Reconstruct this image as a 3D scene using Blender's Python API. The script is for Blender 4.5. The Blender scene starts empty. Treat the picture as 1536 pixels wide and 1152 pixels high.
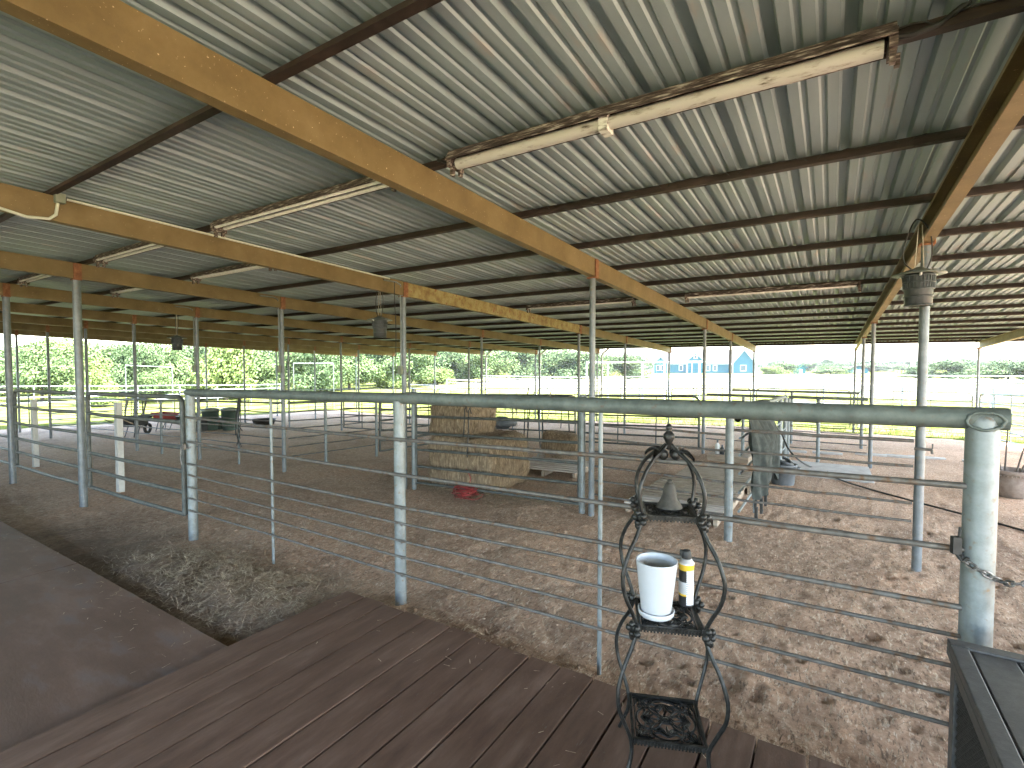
import bpy, math, random
import numpy as np
from mathutils import Vector, Matrix, noise
random.seed(7); rng = np.random.default_rng(7)
S = bpy.context.scene; COL = S.collection; PI = math.pi

# ------------------------------------------------------------------ camera
FPX, HC = 755.0, 1.8
PITCH, YAW = math.atan(29/755), math.atan(479/755)
CF = Vector((-math.sin(YAW)*math.cos(PITCH), math.cos(YAW)*math.cos(PITCH), -math.sin(PITCH)))
CR = Vector((math.cos(YAW), math.sin(YAW), 0)); CU = CR.cross(CF); CC = Vector((0, 0, HC))
cam = bpy.data.objects.new('camera', bpy.data.cameras.new('camera')); COL.objects.link(cam)
cam.location = CC; cam.rotation_euler = Matrix((CR, CU, -CF)).transposed().to_euler()
cam.data.sensor_width = 36; cam.data.lens = FPX/1536*36; cam.data.clip_end = 4000; cam.data.clip_start = .05
S.camera = cam

def sm(a, b, t):
    t = max(0., min(1., (t-a)/(b-a))); return t*t*(3-2*t)
def gz(x, y):
    z = -.028*min(20, max(0, -2.5-x)) - .03*min(16.8, max(0, y-4))
    return z + .3*sm(24, 70, math.hypot(x, y))
def ray(x, y): return CF + CR*((x-768)/FPX) - CU*((y-576)/FPX)
def G(x, y, up=0.):                  # where a sight line of the photo meets the ground (plus up)
    d = ray(x, y); z = up
    for _ in range(12):
        t = (z-HC)/d.z
        if t < 0 or t > 400: t = 400
        p = CC+d*t; z = .5*z+.5*(gz(p.x, p.y)+up)
    return Vector((p.x, p.y, gz(p.x, p.y)+up))
def AY(x, y, Y):
    d = ray(x, y); return CC+d*(Y/d.y)
def AX(x, y, X):
    d = ray(x, y); return CC+d*(X/d.x)
def AZ(x, y, Z):
    d = ray(x, y); return CC+d*((Z-HC)/d.z)

# ------------------------------------------------------------------ mesh builder
class MB:
    def __init__(s): s.v = []; s.f = []; s.sm = []
    def add(s, vs, fs, smooth=False):
        o = len(s.v); s.v += [tuple(v) for v in vs]
        s.f += [tuple(i+o for i in f) for f in fs]; s.sm += [smooth]*len(fs); return s
    def box(s, c, d, rz=0., M=None):
        x, y, z = d[0]/2, d[1]/2, d[2]/2
        vs = [Vector((i*x, j*y, k*z)) for k in (-1, 1) for j in (-1, 1) for i in (-1, 1)]
        if M is None: M = Matrix.Rotation(rz, 3, 'Z')
        return s.add([M@v+Vector(c) for v in vs], [(0,2,3,1),(4,5,7,6),(0,1,5,4),(2,6,7,3),(0,4,6,2),(1,3,7,5)])
    def beam(s, a, b, w, h, roll=0.):
        a, b = Vector(a), Vector(b); d = (b-a); L = d.length; q = d.to_track_quat('X', 'Z').to_matrix()
        return s.box((a+b)/2, (L, w, h), M=q@Matrix.Rotation(roll, 3, 'X'))
    def tube(s, pts, r, n=8, closed=False, caps=True):
        pts = [Vector(p) for p in pts]; N = len(pts); rs = r if isinstance(r, (list, tuple)) else [r]*N
        up = None; rings = []
        for i, p in enumerate(pts):
            if closed: t = pts[(i+1) % N]-pts[i-1]
            else: t = pts[min(i+1, N-1)]-pts[max(i-1, 0)]
            if t.length < 1e-9: t = Vector((0, 0, 1))
            t.normalize()
            if up is None: up = Vector((0, 0, 1)) if abs(t.z) < .9 else Vector((1, 0, 0))
            a = up-t*up.dot(t)
            if a.length < 1e-6: a = t.orthogonal()
            a.normalize(); up = a; b = t.cross(a)
            rings.append([p+(a*math.cos(2*PI*k/n)+b*math.sin(2*PI*k/n))*rs[i] for k in range(n)])
        vs = [v for R_ in rings for v in R_]; fs = []
        for i in range(N if closed else N-1):
            j = (i+1) % N
            for k in range(n): fs.append((i*n+k, j*n+k, j*n+(k+1) % n, i*n+(k+1) % n)[::-1])
        s.add(vs, fs, True)
        if caps and not closed:
            s.add(rings[0], [tuple(range(n))]); s.add(rings[-1], [tuple(range(n))[::-1]])
        return s
    def lathe(s, prof, c=(0, 0, 0), n=20, smooth=True):
        c = Vector(c); vs = []; fs = []
        for r, z in prof:
            for k in range(n): vs.append(c+Vector((r*math.cos(2*PI*k/n), r*math.sin(2*PI*k/n), z)))
        for i in range(len(prof)-1):
            for k in range(n): fs.append((i*n+k, i*n+(k+1) % n, (i+1)*n+(k+1) % n, (i+1)*n+k))
        return s.add(vs, fs, smooth)
    def ball(s, c, r, n=8, sc=(1, 1, 1)):
        c = Vector(c); vs = []; fs = []
        for i in range(n+1):
            th = PI*i/n
            for k in range(n*2):
                ph = PI*k/n; vs.append(c+Vector((r*sc[0]*math.sin(th)*math.cos(ph), r*sc[1]*math.sin(th)*math.sin(ph), r*sc[2]*math.cos(th))))
        m = n*2
        for i in range(n):
            for k in range(m): fs.append((i*m+k, (i+1)*m+k, (i+1)*m+(k+1) % m, i*m+(k+1) % m))
        return s.add(vs, fs, True)
    def build(s, name, mat, parent=None, at=None, M=None, bevel=0):
        vs = [Vector(v) for v in s.v]
        if M is not None: vs = [M@v for v in vs]
        if parent is not None: o0 = ORI[parent.name]
        elif at is not None: o0 = Vector(at)
        else: o0 = Vector((sum(v.x for v in vs)/len(vs), sum(v.y for v in vs)/len(vs), min(v.z for v in vs)))
        me = bpy.data.meshes.new(name); me.from_pydata([v-o0 for v in vs], [], s.f)
        me.polygons.foreach_set('use_smooth', s.sm); me.materials.append(mat); me.update()
        o = bpy.data.objects.new(name, me); COL.objects.link(o)
        if parent is not None: o.parent = parent
        else: o.location = o0
        ORI[o.name] = o0
        if bevel:
            b = o.modifiers.new('bevel', 'BEVEL'); b.width = bevel; b.segments = 2; b.limit_method = 'ANGLE'
        return o
ORI = {}
def tag(o, label=None, cat=None, group=None, kind=None):
    if label: o['label'] = label
    if cat: o['category'] = cat
    if group: o['group'] = group
    if kind: o['kind'] = kind
    return o
def thing(name, loc, label, cat, group=None):
    o = bpy.data.objects.new(name, None); COL.objects.link(o); o.location = loc; o.empty_display_size = .1
    ORI[o.name] = Vector(loc); return tag(o, label, cat, group)
def dup(root, loc, label, rz=0., sc=None):
    r = root.copy(); COL.objects.link(r); r.location = loc; r.rotation_euler = (0, 0, rz); r['label'] = label
    if sc: r.scale = sc
    for ch in root.children:
        c = ch.copy(); COL.objects.link(c); c.parent = r
        for g_ in ch.children:
            d = g_.copy(); COL.objects.link(d); d.parent = c
    ORI[r.name] = Vector(loc); return r

# ------------------------------------------------------------------ materials
def pm(name, cols, scale=8., rough=.7, metal=0., bump=.0, bscale=None, stretch=(1, 1, 1), detail=6., pos=(.3, .7), rvar=0., spec=.4, speck=None):
    m = bpy.data.materials.new(name); m.use_nodes = True; nt = m.node_tree; N = nt.nodes; L = nt.links
    P = N['Principled BSDF']; tc = N.new('ShaderNodeTexCoord'); mp = N.new('ShaderNodeMapping'); mp.inputs['Scale'].default_value = stretch
    L.new(tc.outputs['Object'], mp.inputs['Vector'])
    n1 = N.new('ShaderNodeTexNoise'); n1.inputs['Scale'].default_value = scale; n1.inputs['Detail'].default_value = detail; n1.inputs['Roughness'].default_value = .65
    L.new(mp.outputs[0], n1.inputs['Vector'])
    r = N.new('ShaderNodeValToRGB'); L.new(n1.outputs[0], r.inputs[0])
    e = r.color_ramp.elements
    while len(e) < len(cols): e.new(.5)
    for i, c in enumerate(cols):
        e[i].position = pos[0]+(pos[1]-pos[0])*i/max(1, len(cols)-1); e[i].color = (*c, 1)
    out = r.outputs[0]
    if speck:
        col, sc, lo, hi = speck
        n3 = N.new('ShaderNodeTexNoise'); n3.inputs['Scale'].default_value = sc; n3.inputs['Detail'].default_value = 4; L.new(mp.outputs[0], n3.inputs['Vector'])
        r3 = N.new('ShaderNodeMapRange'); r3.inputs[1].default_value = lo; r3.inputs[2].default_value = hi; L.new(n3.outputs[0], r3.inputs[0])
        mx = N.new('ShaderNodeMix'); mx.data_type = 'RGBA'; mx.inputs[7].default_value = (*col, 1)
        L.new(r3.outputs[0], mx.inputs[0]); L.new(out, mx.inputs[6]); out = mx.outputs[2]
    L.new(out, P.inputs['Base Color'])
    P.inputs['Roughness'].default_value = rough; P.inputs['Metallic'].default_value = metal; P.inputs['Specular IOR Level'].default_value = spec
    if rvar:
        mr = N.new('ShaderNodeMapRange'); mr.inputs[1].default_value = .3; mr.inputs[2].default_value = .7; mr.inputs[3].default_value = rough-rvar; mr.inputs[4].default_value = rough+rvar
        L.new(n1.outputs[0], mr.inputs[0]); L.new(mr.outputs[0], P.inputs['Roughness'])
    if bump:
        n2 = N.new('ShaderNodeTexNoise'); n2.inputs['Scale'].default_value = bscale or scale*3; n2.inputs['Detail'].default_value = 6; n2.inputs['Roughness'].default_value = .7
        L.new(mp.outputs[0], n2.inputs['Vector']); b = N.new('ShaderNodeBump'); b.inputs['Strength'].default_value = bump; b.inputs['Distance'].default_value = .02
        L.new(n2.outputs[0], b.inputs['Height']); L.new(b.outputs[0], P.inputs['Normal'])
    return m
M = {}
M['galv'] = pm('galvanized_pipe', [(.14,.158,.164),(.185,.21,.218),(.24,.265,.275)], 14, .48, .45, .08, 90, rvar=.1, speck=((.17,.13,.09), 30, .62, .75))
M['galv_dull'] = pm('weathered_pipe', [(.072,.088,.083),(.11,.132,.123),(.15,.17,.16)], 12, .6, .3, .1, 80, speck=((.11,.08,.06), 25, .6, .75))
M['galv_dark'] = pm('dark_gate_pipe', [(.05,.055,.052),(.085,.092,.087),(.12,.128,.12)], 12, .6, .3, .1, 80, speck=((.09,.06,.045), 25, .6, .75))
M['rod'] = pm('steel_rod', [(.075,.07,.064),(.12,.112,.103),(.17,.16,.148)], 18, .55, .35, .1, 90, speck=((.12,.07,.04), 20, .55, .7))
M['column'] = pm('column_pipe', [(.125,.14,.152),(.16,.18,.195),(.21,.23,.245)], 10, .45, .45, .06, 70, speck=((.2,.16,.12), 22, .62, .75))
M['rafter'] = pm('tan_primer', [(.11,.074,.028),(.16,.11,.043),(.21,.15,.068)], 3, .62, .0, .05, 120, pos=(.25,.75), speck=((.55,.42,.26), 70, .68, .74))
M['rafter_rust'] = pm('yellow_rusted_primer', [(.17,.095,.035),(.25,.185,.065),(.31,.26,.115)], 7, .65, .0, .08, 90, pos=(.35,.6), speck=((.22,.09,.03), 14, .6, .68))
M['rust'] = pm('rusty_plate', [(.13,.05,.025),(.22,.09,.04),(.3,.16,.08)], 20, .8, 0, .15, 80)
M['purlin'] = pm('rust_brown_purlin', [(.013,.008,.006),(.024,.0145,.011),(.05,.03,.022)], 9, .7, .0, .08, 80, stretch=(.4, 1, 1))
M['roof'] = pm('galvalume_sheet', [(.222,.285,.292),(.255,.322,.33),(.283,.35,.355)], 3, .5, .2, .02, 60, stretch=(1, .25, 1), rvar=.08, speck=((.3,.31,.29), 9, .62, .72))
M['white'] = pm('white_paint', [(.42,.42,.41),(.5,.5,.49),(.56,.56,.55)], 9, .5, 0, .05, 60)
M['lampwhite'] = pm('dirty_white_enamel', [(.12,.09,.07),(.45,.43,.38),(.68,.68,.62)], 16, .55, 0, .1, 60, stretch=(.5, 2, 2), pos=(.36,.52))
M['lampdull'] = pm('dusty_thick_tube', [(.1,.08,.06),(.34,.32,.28),(.46,.45,.41)], 16, .6, 0, .1, 60, stretch=(.5, 2, 2), pos=(.3, .46))
M['tube'] = pm('dusty_tube', [(.55,.55,.5),(.72,.72,.67),(.78,.78,.73)], 20, .45, 0, .05, 60)
M['grime'] = pm('grimy_reflector', [(.03,.02,.017),(.12,.09,.075),(.5,.46,.4)], 30, .7, 0, .2, 60, stretch=(.3, 2, 2), pos=(.42,.66))
M['black'] = pm('black_rubber', [(.012,.012,.012),(.025,.025,.024),(.04,.04,.038)], 20, .55, 0, .05, 80)
M['iron'] = pm('black_cast_iron', [(.011,.011,.0105),(.022,.022,.021),(.05,.049,.046)], 40, .38, .5, .12, 120)
M['bell'] = pm('weathered_bell', [(.03,.028,.025),(.05,.047,.041),(.075,.07,.061)], 25, .7, .2, .15, 120)
M['pot'] = pm('white_glazed_pot', [(.40,.42,.45),(.45,.47,.5)], 6, .35, 0, .0)
M['potin'] = pm('pot_inner_clay', [(.33,.32,.29),(.45,.44,.4)], 12, .7)
M['deck'] = pm('brown_deck_paint', [(.068,.037,.024),(.1,.057,.038),(.14,.087,.061)], 5, .75, 0, .2, 40, stretch=(3, .6, 1), detail=9, rvar=.1, spec=.25, speck=((.1,.075,.06), 38, .66, .74))
M['ply'] = pm('brown_plywood_paint', [(.08,.047,.032),(.118,.072,.051),(.17,.112,.084)], 1.6, .7, 0, .15, 30, stretch=(1, 2.5, 1), detail=9, rvar=.1, spec=.2, speck=((.11,.088,.08), 3.2, .55, .8))
M['hay'] = pm('hay', [(.085,.06,.036),(.2,.145,.09),(.36,.275,.18)], 38, .9, 0, .6, 60, stretch=(1, 1, .22), pos=(.32,.68))
M['straw'] = pm('straw', [(.12,.085,.055),(.32,.24,.16),(.62,.52,.37)], 26, .85)
M['twine'] = pm('baling_twine', [(.1,.06,.04),(.18,.1,.06)], 30, .8)
M['redrope'] = pm('red_rope', [(.16,.015,.015),(.28,.035,.03)], 40, .7, 0, .3, 120)
M['redpaint'] = pm('red_paint', [(.25,.03,.025),(.36,.06,.05)], 8, .5)
M['darktub'] = pm('dark_plastic', [(.03,.034,.036),(.05,.055,.058)], 8, .5)
M['greytub'] = pm('grey_rubber_tub', [(.075,.085,.095),(.12,.13,.14)], 12, .6, 0, .1, 60)
M['greenbin'] = pm('green_bin_plastic', [(.05,.085,.07),(.075,.115,.098)], 8, .5)
M['binlid'] = pm('olive_lid', [(.2,.23,.17),(.28,.31,.25)], 9, .6)
M['tarp'] = pm('grey_green_tarp', [(.022,.027,.026),(.04,.047,.044),(.07,.08,.076)], 9, .85, 0, .15, 25, spec=.15)
M['wood'] = pm('bare_wood', [(.2,.15,.11),(.3,.24,.18),(.38,.32,.26)], 6, .8, 0, .2, 30, stretch=(.5, 4, 4))
M['wood_pale'] = pm('pale_board', [(.34,.29,.25),(.45,.4,.36),(.55,.5,.46)], 5, .8, 0, .2, 30, stretch=(.5, 4, 4))
M['concrete'] = pm('concrete', [(.3,.28,.26),(.38,.36,.34),(.45,.43,.41)], 5, .85, 0, .2, 40)
M['planter'] = pm('brown_planter', [(.13,.10,.085),(.19,.15,.125),(.24,.2,.17)], 14, .75, 0, .15, 60)
M['stick'] = pm('grey_stick', [(.06,.05,.04),(.12,.1,.085)], 20, .85)
M['box'] = pm('charcoal_resin', [(.035,.034,.034),(.05,.049,.049),(.07,.069,.068)], 30, .5, 0, .12, 140)
M['wicker'] = pm('resin_wicker', [(.02,.018,.017),(.05,.048,.046)], 60, .55, 0, .9, 70, stretch=(1, 1, 1.6))
M['rope'] = pm('pale_rope', [(.3,.27,.22),(.5,.46,.38)], 30, .85)
M['lantern'] = pm('dark_lantern_metal', [(.03,.035,.037),(.06,.07,.073),(.1,.115,.115)], 20, .45, .3)
M['lanternlid'] = pm('grey_lid', [(.1,.115,.1),(.16,.18,.16)], 14, .5, .2)
M['chain'] = pm('chain_steel', [(.05,.045,.04),(.16,.15,.145),(.3,.29,.28)], 50, .45, .7, .1, 100)
M['pvc'] = pm('pvc_conduit', [(.5,.52,.42),(.6,.62,.52)], 9, .5)
M['junction'] = pm('greenish_junction_box', [(.16,.18,.13),(.24,.26,.2)], 12, .6)
M['bluewall'] = pm('blue_siding', [(.011,.075,.1),(.016,.092,.12)], 2, .7, spec=.02)
M['shingle'] = pm('pale_shingle', [(.036,.033,.035),(.05,.045,.047)], 3, .85, spec=.02)
M['teal'] = pm('teal_siding', [(.02,.09,.1),(.03,.11,.115)], 2, .7, spec=.02)
M['glass'] = pm('dark_window_glass', [(.03,.05,.06),(.06,.09,.1)], 2, .15, 0)
M['bark'] = pm('bark', [(.05,.04,.03),(.1,.08,.06)], 8, .9, 0, .4, 20)
M['yellow'] = pm('yellow_band', [(.6,.4,.03),(.68,.48,.06)], 9, .4)
M['canblack'] = pm('black_can_lacquer', [(.02,.02,.022),(.05,.05,.052)], 9, .35)
M['cansilver'] = pm('pale_can_metal', [(.5,.52,.54),(.65,.66,.68)], 9, .35, .3)
M['bluething'] = pm('blue_plastic', [(.04,.1,.3),(.06,.15,.4)], 9, .5)
def canlabel():
    m = pm('printed_label', [(.7,.7,.72),(.75,.75,.77)], 9, .45)
    nt = m.node_tree; N, L = nt.nodes, nt.links; P = N['Principled BSDF']
    tc = N.new('ShaderNodeTexCoord'); w = N.new('ShaderNodeTexWave'); w.bands_direction = 'Z'; w.inputs['Scale'].default_value = 38; w.inputs['Distortion'].default_value = 1.5
    L.new(tc.outputs['Object'], w.inputs[0]); r = N.new('ShaderNodeValToRGB'); r.color_ramp.elements[0].position = .35; r.color_ramp.elements[0].color = (.3,.3,.34,1); r.color_ramp.elements[1].position = .55; r.color_ramp.elements[1].color = (.74,.74,.76,1)
    L.new(w.outputs[0], r.inputs[0]); L.new(r.outputs[0], P.inputs['Base Color']); return m
M['canlabel'] = canlabel()
def leafmat(name, a, b, c):
    m = pm(name, [a, b, c], .9, .6, 0, pos=(.3,.7)); P = m.node_tree.nodes['Principled BSDF']; P.inputs['Specular IOR Level'].default_value = .08
    P.inputs['Transmission Weight'].default_value = 0.; P.inputs['Subsurface Weight'].default_value = 0.
    return m
M['leafA'] = leafmat('leaf_mid_green', (.026,.05,.017), (.058,.09,.033), (.1,.135,.052))
M['leafB'] = leafmat('leaf_dark_green', (.022,.04,.016), (.045,.072,.03), (.075,.105,.045))
M['leafC'] = leafmat('leaf_light_green', (.042,.07,.018), (.08,.115,.032), (.125,.155,.055))

# ---- ground materials
def ground_mat():
    m = bpy.data.materials.new('field_grass'); m.use_nodes = True; nt = m.node_tree; N, L = nt.nodes, nt.links; P = N['Principled BSDF']
    g = N.new('ShaderNodeNewGeometry'); sep = N.new('ShaderNodeSeparateXYZ'); L.new(g.outputs['Position'], sep.inputs[0])
    def nz(sc, det=6):
        n = N.new('ShaderNodeTexNoise'); n.inputs['Scale'].default_value = sc; n.inputs['Detail'].default_value = det; L.new(g.outputs['Position'], n.inputs['Vector']); return n
    def ramp(src, cols, p0=.35, p1=.65):
        r = N.new('ShaderNodeValToRGB'); e = r.color_ramp.elements
        while len(e) < len(cols): e.new(.5)
        for i, c in enumerate(cols): e[i].position = p0+(p1-p0)*i/(len(cols)-1); e[i].color = (*c, 1)
        L.new(src, r.inputs[0]); return r.outputs[0]
    grass = ramp(nz(1.2, 9).outputs[0], [(.045,.058,.014),(.085,.1,.026),(.125,.125,.045)])
    dry = ramp(nz(.12, 9).outputs[0], [(.085,.085,.03),(.15,.13,.08),(.21,.19,.14)])
    # pale caliche and dry pasture lie beyond the barn, green strips near it
    def math_(op, a, b=None, c=None):
        n = N.new('ShaderNodeMath'); n.operation = op
        for i, v in enumerate((a, b, c)):
            if v is None: continue
            if isinstance(v, (int, float)): n.inputs[i].default_value = v
            else: L.new(v, n.inputs[i])
        return n.outputs[0]
    n1 = nz(.06, 5).outputs[0]
    dist = math_('MULTIPLY_ADD', math_('SUBTRACT', n1, .5), 30., sep.outputs[1])
    f = N.new('ShaderNodeMapRange'); f.inputs[1].default_value = 40; f.inputs[2].default_value = 56; L.new(dist, f.inputs[0])
    f2 = N.new('ShaderNodeMapRange'); f2.inputs[1].default_value = 105; f2.inputs[2].default_value = 90; L.new(dist, f2.inputs[0])
    xr = N.new('ShaderNodeMapRange'); xr.inputs[1].default_value = -52; xr.inputs[2].default_value = -40
    L.new(math_('MULTIPLY_ADD', math_('SUBTRACT', n1, .5), 14., sep.outputs[0]), xr.inputs[0])
    fac = math_('MULTIPLY', math_('MULTIPLY', f.outputs[0], f2.outputs[0]), xr.outputs[0])
    fy = N.new('ShaderNodeMapRange'); fy.inputs[1].default_value = 13; fy.inputs[2].default_value = 9; L.new(math_('MULTIPLY_ADD', math_('SUBTRACT', n1, .5), 8., sep.outputs[1]), fy.inputs[0])
    fx = N.new('ShaderNodeMapRange'); fx.inputs[1].default_value = -4; fx.inputs[2].default_value = 1; L.new(sep.outputs[0], fx.inputs[0])
    fac = math_('MAXIMUM', fac, math_('MULTIPLY', fy.outputs[0], fx.outputs[0]))  # pale ground added out of view by the barn, for neutral bounce light
    mx = N.new('ShaderNodeMix'); mx.data_type = 'RGBA'; L.new(fac, mx.inputs[0]); L.new(grass, mx.inputs[6]); L.new(dry, mx.inputs[7])
    L.new(mx.outputs[2], P.inputs['Base Color']); P.inputs['Roughness'].default_value = 1.; P.inputs['Specular IOR Level'].default_value = 0.
    b = N.new('ShaderNodeBump'); b.inputs['Strength'].default_value = .6; b.inputs['Distance'].default_value = .1; L.new(nz(6, 8).outputs[0], b.inputs['Height']); L.new(b.outputs[0], P.inputs['Normal'])
    return m
def dirt_mat():
    m = bpy.data.materials.new('trampled_dirt'); m.use_nodes = True; nt = m.node_tree; N, L = nt.nodes, nt.links; P = N['Principled BSDF']
    g = N.new('ShaderNodeNewGeometry')
    def nz(sc, det=8, ro=.65, st=None):
        n = N.new('ShaderNodeTexNoise'); n.inputs['Scale'].default_value = sc; n.inputs['Detail'].default_value = det; n.inputs['Roughness'].default_value = ro
        if st:
            mp = N.new('ShaderNodeMapping'); mp.inputs['Scale'].default_value = st; L.new(g.outputs['Position'], mp.inputs[0]); L.new(mp.outputs[0], n.inputs['Vector'])
        else: L.new(g.outputs['Position'], n.inputs['Vector'])
        return n.outputs[0]
    def ramp(src, cols, p0, p1):
        r = N.new('ShaderNodeValToRGB'); e = r.color_ramp.elements
        while len(e) < len(cols): e.new(.5)
        for i, c in enumerate(cols): e[i].position = p0+(p1-p0)*i/(len(cols)-1); e[i].color = (*c, 1)
        L.new(src, r.inputs[0]); return r.outputs[0]
    def mix(fac, a, b, mode='MIX'):
        n = N.new('ShaderNodeMix'); n.data_type = 'RGBA'; n.blend_type = mode
        if isinstance(fac, float): n.inputs[0].default_value = fac
        else: L.new(fac, n.inputs[0])
        L.new(a, n.inputs[6]); L.new(b, n.inputs[7]); return n.outputs[2]
    base = ramp(nz(17, 10, .8), [(.30,.19,.125),(.50,.335,.23),(.62,.46,.34)], .33, .67)
    big = ramp(nz(.55, 5), [(.62,.58,.56),(1,1,1),(1.1,1.02,.96)], .3, .7)
    c = mix(1., base, big, 'MULTIPLY')
    # fine chaff
    for ang, st, p0, col in ((.5, (1, .28, 1), .585, (.66,.53,.39,1)), (-.7, (1, .25, 1), .60, (.22,.15,.105,1)), (1.9, (1, .3, 1), .61, (.72,.6,.46,1)), (2.6, (1, .3, 1), .60, (.19,.13,.09,1))):
        n = N.new('ShaderNodeTexNoise'); n.inputs['Scale'].default_value = 55; n.inputs['Detail'].default_value = 3; n.inputs['Roughness'].default_value = .6
        mp = N.new('ShaderNodeMapping'); mp.inputs['Rotation'].default_value = (0, 0, ang); mp.inputs['Scale'].default_value = st; mp.inputs['Location'].default_value = (ang*7, 0, 0)
        L.new(g.outputs['Position'], mp.inputs[0]); L.new(mp.outputs[0], n.inputs['Vector'])
        fc = ramp(n.outputs[0], [(0,0,0),(.8,.8,.8)], p0, p0+.05); cc = N.new('ShaderNodeRGB'); cc.outputs[0].default_value = col
        c = mix(fc, c, cc.outputs[0])
    # old manure and wet hay: a dark patch by the deck corner
    vm = N.new('ShaderNodeVectorMath'); vm.operation = 'SUBTRACT'; vm.inputs[1].default_value = (-5.2, 2.0, 0); L.new(g.outputs['Position'], vm.inputs[0])
    v2 = N.new('ShaderNodeVectorMath'); v2.operation = 'MULTIPLY'; v2.inputs[1].default_value = (.3, 1.1, 0); L.new(vm.outputs[0], v2.inputs[0])
    ln = N.new('ShaderNodeVectorMath'); ln.operation = 'LENGTH'; L.new(v2.outputs[0], ln.inputs[0])
    ad = N.new('ShaderNodeMath'); ad.operation = 'MULTIPLY_ADD'; L.new(nz(3, 6), ad.inputs[0]); ad.inputs[1].default_value = 1.3; L.new(ln.outputs['Value'], ad.inputs[2])
    mr = N.new('ShaderNodeMapRange'); mr.inputs[1].default_value = 1.75; mr.inputs[2].default_value = 1.05; L.new(ad.outputs[0], mr.inputs[0])
    dk = N.new('ShaderNodeRGB'); dk.outputs[0].default_value = (.12,.09,.068,1)
    ml = N.new('ShaderNodeMath'); ml.operation = 'MULTIPLY'; ml.inputs[1].default_value = .75; L.new(mr.outputs[0], ml.inputs[0])
    c = mix(ml.outputs[0], c, dk.outputs[0])
    L.new(c, P.inputs['Base Color']); P.inputs['Roughness'].default_value = .95; P.inputs['Specular IOR Level'].default_value = .15
    b = N.new('ShaderNodeBump'); b.inputs['Strength'].default_value = 1.; b.inputs['Distance'].default_value = .05; L.new(nz(30, 10, .8), b.inputs['Height']); L.new(b.outputs[0], P.inputs['Normal'])
    return m

def grid_obj(name, xs, ys, zf, mat, kind):
    nx, ny = len(xs), len(ys)
    vs = [(x, y, zf(x, y)) for y in ys for x in xs]
    fs = [(j*nx+i, j*nx+i+1, (j+1)*nx+i+1, (j+1)*nx+i) for j in range(ny-1) for i in range(nx-1)]
    me = bpy.data.meshes.new(name); me.from_pydata(vs, [], fs); me.polygons.foreach_set('use_smooth', [True]*len(fs)); me.materials.append(mat)
    o = bpy.data.objects.new(name, me); COL.objects.link(o); o['kind'] = kind; return o
def seg(*a):
    out = []
    for (s, e, d) in a:
        n = max(1, round((e-s)/d)); out += [s+(e-s)*i/n for i in range(n)]
    return out+[a[-1][1]]
# terrain sheet to the horizon (below the dirt sheet under the barn)
def tz(x, y):
    z = gz(x, y)
    if -26.5 < x < 9 and -10 < y < 20.6: z -= .12
    d = math.hypot(x, y)
    if d > 25: z += .25*noise.noise((x*.03, y*.03, 1))*sm(25, 60, d)
    return z
grid_obj('ground', seg((-1500, -120, 120), (-120, -40, 8), (-40, 30, 2), (30, 140, 10), (140, 1500, 120)), seg((-60, -10, 10), (-10, 30, 1.5), (30, 130, 6), (130, 2000, 130)), tz, ground_mat(), 'structure')
PITS = {}
_r = random.Random(3)
for _ in range(520):
    a_, b_ = _r.uniform(-7, 3), 2.5+_r.random()**1.2*6; rr_ = _r.uniform(.028, .06)
    for ci in range(int((a_-.2)//.4), int((a_+.2)//.4)+1):
        for cj in range(int((b_-.2)//.4), int((b_+.2)//.4)+1): PITS.setdefault((ci, cj), []).append((a_, b_, rr_, _r.uniform(.008, .026)))
def dz(x, y):
    z = gz(x, y)
    for a_, b_, rr_, dp in PITS.get((int(x//.4), int(y//.4)), ()):
        q = math.hypot(x-a_, y-b_)/rr_
        if q < 2.2: z += dp*(-math.exp(-q*q*1.6)+.45*math.exp(-(q-1.25)**2*7))
    near = 1-sm(9, 16, math.hypot(x+1, y-2))
    z += .022*noise.fractal((x*1.3, y*1.3, 3), .8, 2., 4)
    z += .011*near*noise.fractal((x*7, y*7, 9), .7, 2.1, 4)
    # hummocky heap of old bedding beside the deck
    h = math.exp(-(((x+4.3)/1.35)**2+((y-2.12)/.42)**2))
    z += h*(.11+.09*noise.fractal((x*5, y*5, 5), .9, 2.1, 4))
    if y < 1.75 and x < -2.8: z = min(z, .03)
    if y < 2.6 and x > -3.1: z = min(z, .04)
    e = 20.6+.5*noise.noise((x*.5, 0, 2))+.2*noise.noise((x*2.2, 0, 7))
    if y > e-.3: z -= .3*sm(e-.3, e+.1, y)
    ex = -26+.8*noise.noise((0, y*.4, 4))
    if x < ex: z -= .3*sm(ex, ex-.6, x)
    return z
grid_obj('dirt_floor', seg((-27, -12, .22), (-12, -7, .09), (-7, -4, .045), (-4, 2.4, .028), (2.4, 9, .13)), seg((-6, 1.4, .5), (1.4, 2.4, .045), (2.4, 5, .028), (5, 7, .045), (7, 12, .09), (12, 21.2, .18)), dz, dirt_mat(), 'structure')

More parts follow.
